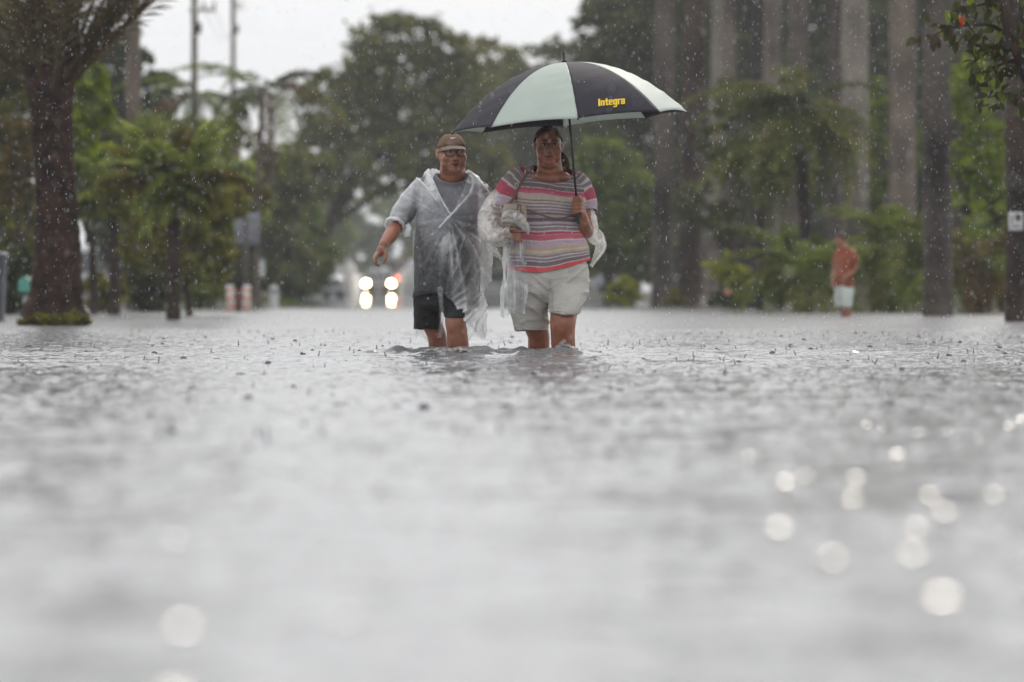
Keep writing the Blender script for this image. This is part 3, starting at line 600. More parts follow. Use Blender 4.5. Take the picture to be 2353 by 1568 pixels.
broad_tree('street_tree', 'soft green tree filling the gap above the short sabal palm', 128, 430, [(330, 330, 50, 50), (440, 340, 80, 60), (370, 400, 80, 60), (500, 420, 90, 60), (450, 480, 90, 60), (560, 470, 60, 60)], 'sage', 6500, 52, 0.15, 0.12)
bush('shrub', 'olive shrub right of the flared palm foot', 86, 235, 672, 60, 50, 'olive', 1100, 130)
bush('shrub', 'dark green shrub between the left trunks', 92, 345, 640, 60, 80, 'dark', 1600, 131)
bush('shrub', 'fresh green shrub right of the short sabal palm', 104, 462, 640, 56, 66, 'mid', 1400, 132)
bush('shrub', 'dark shrub behind the striped barricade', 125, 545, 650, 70, 50, 'dark', 1300, 133)
bush('shrub', 'dark shrub between the white bollard and the grey pickup', 150, 665, 655, 50, 44, 'dark', 900, 134)
broad_tree('street_tree', 'thin leafed grey green tree hanging before the trunks right of the umbrella', 112, 1690, [(1700, 240, 55, 70), (1640, 330, 45, 80), (1715, 400, 60, 70), (1600, 470, 50, 60), (1680, 520, 60, 50)], 'grey', 2600, 53, 0.10, 0.05)
broad_tree('street_tree', 'thin leafed green tree between the tan trunk and the mottled trunk', 116, 2010, [(2015, 260, 30, 90), (2020, 400, 40, 70), (2110, 330, 30, 80), (1985, 330, 30, 60)], 'mid', 2000, 54, 0.10, 0.05)
broad_tree('street_tree', 'soft green tree low on the verge hiding the leaning oak trunk', 172, 690, [(680, 520, 55, 60), (725, 590, 50, 50), (640, 600, 60, 50), (690, 650, 60, 30)], 'mid', 4200, 55, 0.19, 0.12)
t = bush('weed_clump', 'ring of olive weeds round the flared foot of the shaggy palm', yw(749), 126, 736, 95, 15, 'olive', 1500, 138, 0.06, cat='weeds')
# a pink flower on the dark shrub
fl = W(1672, 672, 106.6); t = thing('flower', 'single pink flower among the dark leaves below the yellow green shrub', 'flower', tuple(fl))
V, F = tube([fl+Vector((0.02, 0.25, -0.25)), fl+Vector((0, 0.08, -0.1)), fl], 0.006, 5); part('stem', V, F, M_BARK, t)
M_PETAL = mat('pink_petal', (0.45, 0.19, 0.17), 0.6)
for k in range(5):
    a = k*1.2566; c = np.array(fl)+np.array([math.cos(a)*0.035, -0.02, math.sin(a)*0.035]); V, F = ball(c, (0.035, 0.012, 0.03), 8, 5); part('petal', V, F, M_PETAL, t)
# grass on the far left verge
r = rnd(140); n = 2600; gx_ = r.uniform(-8.4, -3.6, n); gy_ = r.uniform(116, 150, n); gz_ = ground_z(gx_, gy_); h = r.uniform(0.06, 0.16, n); w = r.uniform(0.01, 0.02, n); a = r.uniform(0, 6.28, n); lx = r.normal(0, 0.04, n)
V = np.stack([np.stack([gx_-w*np.cos(a), gy_-w*np.sin(a), gz_-0.02], 1), np.stack([gx_+w*np.cos(a), gy_+w*np.sin(a), gz_-0.02], 1), np.stack([gx_+lx, gy_, gz_+h], 1)], 1).reshape(-1, 3)
C = np.repeat(np.array([0.035, 0.06, 0.012])+r.random((n, 1))*np.array([0.06, 0.08, 0.02]), 3, 0)
o = link('grass', mesh_of('grass', V, np.arange(n*3).reshape(n, 3), M_LEAF, False, C)); o['kind'] = 'stuff'; o['label'] = 'grass on the verge behind the barricade'

# leafy branch hanging in at the top right
Yb = 42.5; t = thing('tree_branch', 'gnarled leafy branch reaching in at the top right corner', 'branch', tuple(W(2420, 330, Yb)))
br = [[(2440, 330), (2392, 240), (2356, 165), (2330, 105), (2312, 40), (2296, -30), (2290, -90)], [(2352, 150), (2330, 140), (2296, 150), (2262, 165), (2236, 168)], [(2322, 85), (2280, 60), (2230, 58), (2180, 66), (2140, 84)], [(2300, 0), (2260, 10), (2215, 18), (2180, 30)], [(2395, 245), (2360, 222), (2310, 216), (2268, 226)], [(2330, 110), (2290, 108), (2255, 110), (2215, 90)], [(2330, 100), (2350, 50), (2370, 0)]]
spots = []
for i, p in enumerate(br):
    P = [W(a, b, Yb+0.12*math.sin(j*1.3+i)) for j, (a, b) in enumerate(p)]; K = interp(np.column_stack([np.arange(len(P)), np.array([tuple(q) for q in P])]), 26)[:, 1:]
    V, F = tube(K, np.linspace(0.062, 0.034, 26) if i == 0 else np.linspace(0.016, 0.004, 26), 9); part('limb' if i == 0 else 'twig', V, F, M_BARK, t)
    spots += [K[j] for j in range(4 if i == 0 else 3, 26)]*(1 if i in (0,) else 2)
def leaf_mesh(L, seed, c):
    r = rnd(seed); q = np.linspace(0, 1, 6); w = 0.30*L*np.sin(math.pi*np.clip(q*0.97+0.02, 0, 1))**0.8; z = -0.35*L*q**2
    V = np.vstack([np.stack([q*L, -w, z+0.25*w], 1), np.stack([q*L, 0*q, z], 1), np.stack([q*L, w, z+0.25*w], 1)]); F = [(j+k*6, j+1+k*6, j+7+k*6, j+6+k*6) for k in (0, 1) for j in range(5)]
    return mesh_of('leaf', V, F, M_LEAF, True, np.tile(c, (18, 1)))
LM = [leaf_mesh(0.088, k, c) for k, c in enumerate(((0.05, 0.056, 0.02), (0.075, 0.09, 0.025), (0.055, 0.038, 0.02), (0.17, 0.22, 0.025)))]
r = rnd(150)
for k in range(298):
    p = spots[r.integers(0, len(spots))]+r.normal(0, 0.055, 3); o = link('leaf', LM[[0, 1, 2, 2, 0, 1, 2, 0, 1, 2, 0, 3][k % 12]], t)
    o.matrix_local = Matrix.Translation(Vector(p-ROOT[t.name])) @ Matrix.Rotation(r.uniform(0, 6.28), 4, 'Z') @ Matrix.Rotation(r.uniform(-0.2, 1.3), 4, 'Y') @ Matrix.Rotation(r.uniform(-1, 1), 4, 'X') @ Matrix.Scale(r.uniform(0.75, 1.3), 4)
lm = leaf_mesh(0.085, 9, (0.48, 0.075, 0.02)); o = link('leaf', lm, t); o['label'] = 'single orange red leaf'
o.matrix_local = Matrix.Translation(W(2210, 38, Yb-0.1)-Vector(ROOT[t.name])) @ Matrix.Rotation(-1.9, 4, 'Z') @ Matrix.Rotation(1.1, 4, 'Y')
# ------------------------------------------------------------------ street furniture, vehicles, shed
M_POLE = mat('weathered_pole_wood', (0.085, 0.066, 0.032), 0.85, var=0.4, vscale=6, bump=0.4, stretch=(1, 1, 0.1))
M_PALE = mat('pale_painted_timber', (0.42, 0.42, 0.36), 0.7, var=0.2)
M_PORC = mat('brown_porcelain', (0.06, 0.045, 0.04), 0.3)
M_GALV = mat('dull_galvanised_metal', (0.26, 0.27, 0.30), 0.55, metal=0.2, var=0.2, vscale=5)
M_SIGNB = mat('sign_back_aluminium', (0.235, 0.24, 0.275), 0.6, var=0.25, vscale=3)
M_WHT = mat('dirty_white_paint', (0.62, 0.62, 0.62), 0.6, var=0.15)
M_ORANGE = mat('orange_reflective', (0.72, 0.27, 0.14), 0.5)
M_RUSTP = mat('rusty_red_post', (0.18, 0.06, 0.045), 0.7, var=0.3)
def pole(label, px, Y, h, r0, arm, full):
    x = (px-CX)*Y/FOC; t = thing('utility_pole', label, 'pole', (x, Y, -0.3))
    V, F = tube([(x, Y, z) for z in np.linspace(-0.5, h, 12)], np.linspace(r0*1.25, r0*0.85, 12), 14); part('shaft', V, F, M_POLE, t)
    za = CAMZ-(arm-HY)*Y/FOC
    V, F = box((x+0.22, Y-r0-0.03, za), (0.72, 0.08, 0.10) if full else (0.22, 0.06, 0.06), 0, 0.01); ca = part('crossarm', V, F, M_PALE, t)
    for dx in ((0.25, 0.52) if full else (0.12, 0.28)):
        V, F = lathe((x+dx, Y-r0-0.05, za+0.055), [(0.02, 0), (0.02, 0.05), (0.05, 0.06), (0.03, 0.09), (0.05, 0.10), (0.03, 0.14), (0.001, 0.15)], 10); part('insulator', V, F, M_PORC, ca)
    V, F = lathe((x+r0+0.05, Y-0.02, za-0.62 if full else za-0.85), [(0.001, 0), (0.05, 0), (0.055, 0.05), (0.055, 0.26), (0.04, 0.3), (0.001, 0.31)], 12); part('transformer_can', V, F, M_PORC, t)
    return x, za
p1 = pole('nearer wooden utility pole rising behind the browning palm', 447, 150, 9.6, 0.085, 24, True)
p2 = pole('farther wooden utility pole above the drooping palm', 536, 192, 11.6, 0.085, 20, False)
for k, dx in enumerate((0.25, 0.5)):
    q = np.linspace(0, 1, 24); a = np.array([p1[0]+dx, 150-0.14, p1[1]+0.2]); b = np.array([p2[0]+dx, 192-0.14, p2[1]+0.2])
    V, F = tube(a+(b-a)*q[:, None]-np.array([0, 0, 1.1])*(4*q*(1-q))[:, None], 0.008, 5)
    solo('power_line', V, F, M_PORC, ('thin sagging power line between the poles, on their left side', 'thin sagging power line between the poles, on their right side')[k], 'power line', 'power lines between the poles')

# grey sign seen from behind
Y = 104.; c = W(568, 526, Y); t = thing('road_sign', 'grey back of a square road sign on a dark post', 'sign', (c.x-0.03, Y, -0.05)); s = Y/FOC
V, F = box((c.x, Y, c.z), (57*s, 0.012, 72*s), 0, 0.004); pl = part('sign_panel', V, F, M_SIGNB, t)
for dz in (-0.2, 0.2): V, F = box((c.x, Y-0.018, c.z+dz), (50*s, 0.02, 0.04), 0, 0.004); part('brace', V, F, M_GALV, pl)
V, F = tube([(c.x-0.02, Y-0.05, z) for z in (-0.3, 0.8, c.z+0.32)], 0.03, 8); part('post', V, F, M_PORC, t)
# striped barricade
Y = yw(716); s = Y/FOC; c = W(548, 686, Y); t = thing('traffic_barricade', 'orange and white striped barricade standing in the flooded verge', 'barricade', (c.x, Y, -0.05))
for dx in (-19, 19):
    V, F = box((c.x+dx*s, Y, c.z), (18*s, 0.03, 62*s), 0, 0.006); b = part('panel', V, F, M_WHT, t)
    for k in range(3):
        z = c.z+(20-20*k)*s; x0, x1 = c.x+(dx-8.7)*s, c.x+(dx+8.7)*s; h = 3.6*s; sl = 4*s*(1 if dx < 0 else -1)
        V = [(x0, Y-0.017, z-h-sl), (x1, Y-0.017, z-h+sl), (x1, Y-0.017, z+h+sl), (x0, Y-0.017, z+h-sl)]; V = V+[(a, Y-0.0135, d) for a, _, d in V]
        part('stripe', V, [(0, 1, 2, 3), (7, 6, 5, 4), (0, 4, 5, 1), (1, 5, 6, 2), (2, 6, 7, 3), (3, 7, 4, 0)], M_ORANGE, b, False)
V, F = box((c.x, Y+0.03, c.z-8*s), (15*s, 0.03, 56*s), 0, 0.005); part('post', V, F, M_RUSTP, t)
for dz in (-12, 14): V, F = box((c.x, Y+0.055, c.z+dz*s), (52*s, 0.02, 7*s), 0, 0.004); part('rail', V, F, M_WHT, t)
for dx in (-19, 19): V, F = box((c.x+dx*s, Y+0.08, -0.1), (0.03, 0.5, 0.05), 0, 0.004); part('foot', V, F, M_RUSTP, t)
# white pedestal, white bollard
Y = 160.; s = Y/FOC; c = W(597, 600, Y); g = 0.0; t = thing('utility_pedestal', 'slim white utility pedestal right of the grey sign', 'utility box', (c.x, Y, g))
V, F = box((c.x, Y, (c.z+g)/2), (19*s, 0.2, c.z-g), 0, 0.02); part('body', V, F, M_WHT, t)
V, F = box((c.x, Y, c.z+0.03), (23*s, 0.24, 0.07), 0, 0.02); part('lid', V, F, M_GALV, t)
V, F = box((c.x, Y-0.107, g+0.5), (12*s, 0.012, 0.5), 0, 0.004); part('door', V, F, M_GALV, t)
Y = yw(706); s = Y/FOC; c = W(629, 656, Y); t = thing('bollard', 'short round white bollard at the edge of the verge', 'bollard', (c.x, Y, -0.2))
V, F = lathe((c.x, Y, -0.25), [(0.085, 0), (0.085, 0.25+c.z-0.05), (0.07, 0.25+c.z-0.01), (0.001, 0.26+c.z)], 16); part('post', V, F, M_WHT, t)
V, F = lathe((c.x, Y, c.z-0.16), [(0.0855, 0), (0.088, 0.005), (0.088, 0.07), (0.0855, 0.075)], 16); part('band', V, F, M_GALV, t)
# teal mailbox and blue-grey bin at the far left
Y = 72.; s = Y/FOC; c = W(59, 655, Y); t = thing('mailbox', 'teal green mailbox on a pale post beside the flared palm foot', 'mailbox', (c.x, Y, -0.25))
M_TEAL = mat('teal_enamel', (0.10, 0.36, 0.28), 0.4, var=0.2); prof = [(-0.075, -0.09), (0.075, -0.09), (0.075, 0.03), (0.053, 0.083), (0, 0.105), (-0.053, 0.083), (-0.075, 0.03)]
V = [(c.x+a, Y+d, c.z+b) for d in (-0.22, 0.22) for a, b in prof]; F = grid_faces(2, 7)+[tuple(range(6, -1, -1)), tuple(range(7, 14))]; part('box', V, F, M_TEAL, t, False)
V = [(c.x+a*0.93, Y+d, c.z+b*0.93) for d in (-0.232, -0.221) for a, b in prof]; part('door', V, F, M_TEAL, t, False)
V, F = box((c.x+0.08, Y-0.05, c.z+0.06), (0.008, 0.03, 0.12)); part('flag', V, F, M_ORANGE, t)
V, F = box((c.x+0.03, Y+0.05, (c.z-0.09-0.3)/2), (0.1, 0.1, c.z-0.09+0.3), 0, 0.01); part('post', V, F, mat('grey_brown_post', (0.27, 0.23, 0.19), 0.8, var=0.3), t)
V, F = box((c.x+0.05, Y-0.02, c.z-0.19), (0.17, 0.09, 0.13), 0, 0.02); part('paper_box', V, F, mat('grey_plastic', (0.35, 0.38, 0.37), 0.6), t)
Y = 67.; s = Y/FOC; M_BIN = mat('blue_grey_plastic', (0.075, 0.08, 0.10), 0.5, var=0.15); x = (-32-CX)*s; t = thing('wheeled_bin', 'blue grey wheeled bin at the extreme left edge', 'bin', (x, Y, -0.2))
rows = [ring(x, w, Y, w*0.95, w*0.95, z, 24, 5) for w, z in ((0.2, -0.18), (0.21, 0.0), (0.235, 0.7), (0.25, 0.72), (0.25, 0.76))]; part('body', np.vstack(rows), grid_faces(5, 24)+[tuple(range(23, -1, -1))], M_BIN, t)
rows = [ring(x, w, Y, w, w, z, 24, 5) for w, z in ((0.262, 0.755), (0.265, 0.78), (0.24, 0.81), (0.02, 0.83))]; part('lid', np.vstack(rows), grid_faces(4, 24), M_BIN, t)
for dx in (-0.2, 0.2):
    V, F = tube([(x+dx-0.02, Y+0.2, -0.1), (x+dx+0.02, Y+0.2, -0.1)], 0.1, 16); part('wheel', V, F, M_PORC, t)
# small gabled shed
Y = 245.; s = Y/FOC; xl_, xr_2 = (672-CX)*s, (737-CX)*s; x = (xl_+xr_2)/2; g = float(ground_z(np.array(x), np.array(Y))); ze = CAMZ-(558-HY)*s; zr = CAMZ-(528-HY)*s; w = (xr_2-xl_)/2; t = thing('shed', 'small pale gabled shed beyond the grey pickup', 'shed', (x, Y, g))
M_WALL = mat('pale_grey_boards', (0.36, 0.36, 0.38), 0.8, var=0.15); M_ROOF = mat('grey_shingle', (0.30, 0.29, 0.31), 0.8, var=0.25)
V = [(x-w, Y, g), (x+w, Y, g), (x+w, Y, ze), (x, Y, zr-0.05), (x-w, Y, ze)]; V = V+[(a, Y+2.4, c_) for a, _, c_ in V]; part('wall', V, [(0, 1, 2, 3, 4), (9, 8, 7, 6, 5), (0, 5, 6, 1), (1, 6, 7, 2), (4, 9, 5, 0)], M_WALL, t, False)
for sg in (-1, 1):
    e = np.array([sg*(w+0.15), 0, ze-0.12]); V = [(x, Y-0.2, zr), (x+e[0], Y-0.2, e[2]), (x+e[0], Y+2.6, e[2]), (x, Y+2.6, zr)]; V = V+[(a, b, c_+0.06) for a, b, c_ in V]
    part('roof', V, [(3, 2, 1, 0), (4, 5, 6, 7), (0, 1, 5, 4), (1, 2, 6, 5), (2, 3, 7, 6), (3, 0, 4, 7)], M_ROOF, t, False)
V, F = box((x+w*0.55, Y-0.02, g+1.0), (0.42, 0.04, 1.7), 0, 0.01); d_ = part('door', V, F, M_WHT, t)
V, F = box((x-w*0.35, Y-0.02, g+1.45), (0.5, 0.04, 0.5), 0, 0.01); wf = part('window', V, F, M_WHT, t)
V, F = box((x-w*0.35, Y-0.045, g+1.45), (0.42, 0.01, 0.42)); part('pane', V, F, M_PORC, wf)

# vehicles: modelled nose to -Y, then placed
M_GLASSC = mat('dark_car_glass', (0.02, 0.024, 0.026), 0.05, 0.8); M_TYRE = mat('tyre_rubber', (0.015, 0.015, 0.016), 0.8); M_RIM = mat('alloy_rim', (0.45, 0.45, 0.47), 0.35, metal=0.8)
M_LAMP = mat('unlit_lamp_lens', (0.55, 0.56, 0.58), 0.12); M_TAIL = mat('unlit_tail_lens', (0.22, 0.012, 0.01), 0.2)
M_HEAD = mat('lit_headlamp', (1, 0.95, 0.85), 0.3, emit=((1.0, 0.78, 0.42), 90)); M_AMBER = mat('lit_amber_lamp', (1, 0.2, 0.05), 0.3, emit=((1.0, 0.13, 0.03), 9)); M_PLATE = mat('number_plate', (0.6, 0.6, 0.58), 0.5)
def car(name, label, cat, loc, rz, paint, h=1.5, w=1.78, L=4.4, lights=None, kind='suv'):
    t = thing(name, label, cat, loc); ROOT[t.name] = np.zeros(3); t.rotation_euler = (0, 0, rz)
    M = mat('car_paint_'+name, paint, 0.3, 0.5, coat=0.5, var=0.08); a = L/2; zb = h*0.58
    def sec(y, hw, z0, z1, n=28): 
        th = np.linspace(0, 2*np.pi, n, endpoint=False); c, q = np.cos(th), np.sin(th)
        return np.stack([hw*np.sign(c)*np.abs(c)**0.42, np.full(n, y), (z0+z1)/2+(z1-z0)/2*np.sign(q)*np.abs(q)**0.42], 1)
    B = [sec(-a, w*0.36, 0.34, zb*0.80), sec(-a+0.07, w*0.45, 0.26, zb*0.88), sec(-a+0.3, w*0.49, 0.22, zb*0.94), sec(-a+0.9, w*0.5, 0.2, zb), sec(0, w*0.5, 0.2, zb*1.03), sec(a-0.6, w*0.5, 0.22, zb*1.04), sec(a-0.12, w*0.475, 0.26, zb*1.0), sec(a, w*0.42, 0.32, zb*0.92)]
    part('body', np.vstack(B), grid_faces(8, 28)+[tuple(range(28)), tuple(range(223, 195, -1))], M, t)
    ca, cb = (-a+1.0, a-0.25) if kind == 'suv' else ((-a+1.05, 0.45) if kind == 'pickup' else (-a+1.0, a-0.75)); i = 0.42 if kind != 'sedan' else 0.6
    Cc = [(ca, w*0.47, zb*0.98), (ca+i, w*0.40, h-0.09), (ca+i+0.2, w*0.385, h), (cb-i*0.8, w*0.385, h), (cb-i*0.5, w*0.40, h-0.08), (cb, w*0.46, zb*0.99)]
    V = []
    for y, hw, z in Cc: V += [(-hw, y, zb*0.9), (-hw, y, z-0.02), (-hw+0.06, y, z), (hw-0.06, y, z), (hw, y, z-0.02), (hw, y, zb*0.9)]
    part('cabin', V, grid_faces(6, 6, False)+[(0, 1, 2, 3, 4, 5), (35, 34, 33, 32, 31, 30)], M, t)
    def quad(nm, P, m, off=0.004): 
        P = np.array(P, dtype=float); nn = np.cross(P[1]-P[0], P[3]-P[0]); nn /= np.linalg.norm(nn); c = P.mean(0)
        Q = np.vstack([P+nn*0.012, P-nn*0.02]); return part(nm, Q, [(0, 1, 2, 3), (7, 6, 5, 4), (0, 4, 5, 1), (1, 5, 6, 2), (2, 6, 7, 3), (3, 7, 4, 0)], m, t, False)
    y0, w0, z0 = Cc[0]; y1, w1, z1 = Cc[1]
    quad('windscreen', [(-w0+0.1, y0+0.05, z0+0.03), (w0-0.1, y0+0.05, z0+0.03), (w1-0.08, y1, z1+0.01), (-w1+0.08, y1, z1+0.01)], M_GLASSC)
    y0, w0, z0 = Cc[5]; y1, w1, z1 = Cc[4]
    quad('rear_window', [(w0-0.1, y0-0.04, z0+0.06), (-w0+0.1, y0-0.04, z0+0.06), (-w1+0.08, y1+0.01, z1), (w1-0.08, y1+0.01, z1)], M_GLASSC)
    for sg in (-1, 1):
        q = [(sg*w*0.468, ca+0.25, zb+0.05), (sg*w*0.468, cb-0.3, zb+0.05), (sg*w*0.398, cb-i*0.8, h-0.12), (sg*w*0.398, ca+i+0.12, h-0.12)]
        quad('side_window', q if sg > 0 else q[::-1], M_GLASSC)
        for yy in (-a+0.85, a-0.85):
            V, F = tube([(sg*(w*0.5-0.2), yy, 0.32), (sg*(w*0.5-0.18), yy, 0.32), (sg*(w*0.5+0.0), yy, 0.32), (sg*(w*0.5+0.02), yy, 0.32)], [0.29, 0.32, 0.32, 0.29], 20); wh = part('wheel', V, F, M_TYRE, t)
            V, F = tube([(sg*(w*0.5+0.015), yy, 0.32), (sg*(w*0.5+0.03), yy, 0.32)], [0.2, 0.18], 16); part('rim', V, F, M_RIM, wh)
        V, F = ball((sg*(w*0.5+0.08), ca+0.35, zb+0.08), (0.1, 0.06, 0.075), 10, 7); part('mirror', V, F, M, t)
        lit = lights and lights[0]; V, F = ball((sg*w*0.385, -a+0.06, zb*(0.9 if lit else 0.74)), (0.15, 0.09, 0.13) if lit else (0.15, 0.09, 0.085), 14, 9); part('headlight', V, F, M_HEAD if lit else M_LAMP, t)
        V, F = ball((sg*w*0.42, a-0.05, zb*0.86), (0.09, 0.06, 0.14), 10, 7); part('tail_light', V, F, M_AMBER if lights and lights[1] else M_TAIL, t)
    V, F = box((0, -a-0.005, zb*0.72), (w*0.46, 0.05, 0.17), 0, 0.02); part('grille', V, F, M_PORC, t)
    V, F = box((0, -a+0.02, 0.40), (w*0.80, 0.14, 0.16), 0, 0.04); part('bumper', V, F, M_TYRE if kind == 'suv' else M, t)
    V, F = box((0, -a-0.06, 0.44), (0.31, 0.012, 0.15), 0, 0.004); part('number_plate', V, F, M_PLATE, t)
    V, F = box((0, a-0.01, 0.42), (w*0.84, 0.12, 0.18), 0, 0.04); part('bumper', V, F, M_TYRE, t)
    return t
def at(px, Y): return ((px-CX)*Y/FOC, Y, -0.24)
car('oncoming_car', 'dark car driving through the flood with both headlamps lit', 'car', at(869, 322), 0.035, (0.055, 0.05, 0.055), 1.55, 1.85, 4.5, (True, False))
car('departing_van', 'dark red van right of the lit headlamps with its rear lamps glowing', 'van', at(942, 336), 0.035+math.pi, (0.16, 0.035, 0.03), 2.15, 1.85, 4.6, (False, True))
car('parked_pickup', 'pale grey pickup parked on the left verge facing us', 'pickup truck', (at(716, 215)[0], 215, -0.1), 0.2, (0.30, 0.31, 0.32), 1.7, 1.85, 4.9, None, 'pickup')
car('parked_car', 'pale grey car glimpsed between the man and the woman', 'car', at(1132, 262), 0.04, (0.45, 0.46, 0.46), 1.42, 1.76, 4.3, None, 'sedan')
car('parked_car', 'dark blue grey car half hidden right of the woman', 'car', (at(1392, 225)[0], 225, -0.05), 0.3, (0.07, 0.075, 0.10), 1.45, 1.78, 4.4)
car('parked_car', 'silver grey car behind the flared palm foot', 'car', (at(232, 150)[0], 150, -0.05), 1.2, (0.36, 0.38, 0.40), 1.48, 1.78, 4.3, None, 'sedan')
# spray thrown up by the oncoming car
r = rnd(160); n = 26000; s = 322/FOC; k = r.random(n) < 0.6
px = np.where(k, 806+r.normal(0, 22, n), 940+r.normal(0, 24, n)); hh = np.where(k, 64, 60)*r.random(n)**1.3*np.exp(-np.abs(px-np.where(k, 806, 944))/50); px = px+np.where(k, -1, 1)*hh*0.25; px = np.where((px > 818) & (px < 868), 818-np.abs(r.normal(0, 9, n)), np.where((px >= 868) & (px < 918), 918+np.abs(r.normal(0, 9, n)), px)); hh = hh*1.15
C0 = np.stack([(px-CX)*s, 320+r.normal(0, 0.7, n), np.maximum(hh*s*1.3, 0.01)], 1); sz = r.uniform(0.012, 0.055, n)[:, None]
V = np.stack([C0+sz*np.array(q) for q in ((1, 0, -0.5), (-0.5, 0.87, -0.5), (-0.5, -0.87, -0.5), (0, 0, 1))], 1).reshape(-1, 3)
F = (np.array([(0, 2, 1), (0, 1, 3), (1, 2, 3), (2, 0, 3)])[None]+4*np.arange(n)[:, None, None]).reshape(-1, 3)
o = link('spray', mesh_of('spray', V, F, mat('white_spray', (0.93, 0.94, 0.95), 0.6, transl=0.7))); o['kind'] = 'stuff'; o['label'] = 'white spray beside the wheels of the oncoming car'
# white notice on the far right trunk
Y = yw(739)-0.55; s = Y/FOC; c = W(2334, 509, Y); t = thing('notice_board', 'small square white notice with dark marks fixed to the far right trunk', 'notice', tuple(c))
V, F = box((c.x, Y, c.z), (33*s, 0.012, 42*s), 0, 0.003); pn = part('panel', V, F, M_WHT, t)
def flat(P, y, th=0.003): 
    P = np.array(P, dtype=float); n = len(P); V = np.vstack([np.column_stack([P[:, 0], np.full(n, y), P[:, 1]]), np.column_stack([P[:, 0], np.full(n, y+th), P[:, 1]])])
    return V, [tuple(range(n)), tuple(range(2*n-1, n-1, -1))]+[(i, n+i, n+(i+1) % n, (i+1) % n) for i in range(n)]
M_INK = mat('dark_sign_ink', (0.05, 0.06, 0.05), 0.6)
for P in ([(-3, 17), (11, 17), (13, 10), (11, 2), (4, -1), (-1, 4)], [(-11, 14), (-7, 16), (-7, -4), (-11, -4)], [(-9, -9), (11, -9), (11, -12), (-9, -12)]):
    V, F = flat([(c.x+a*s, c.z+b*s) for a, b in P], Y-0.0095); part('mark', V, F, M_INK, pn, False)
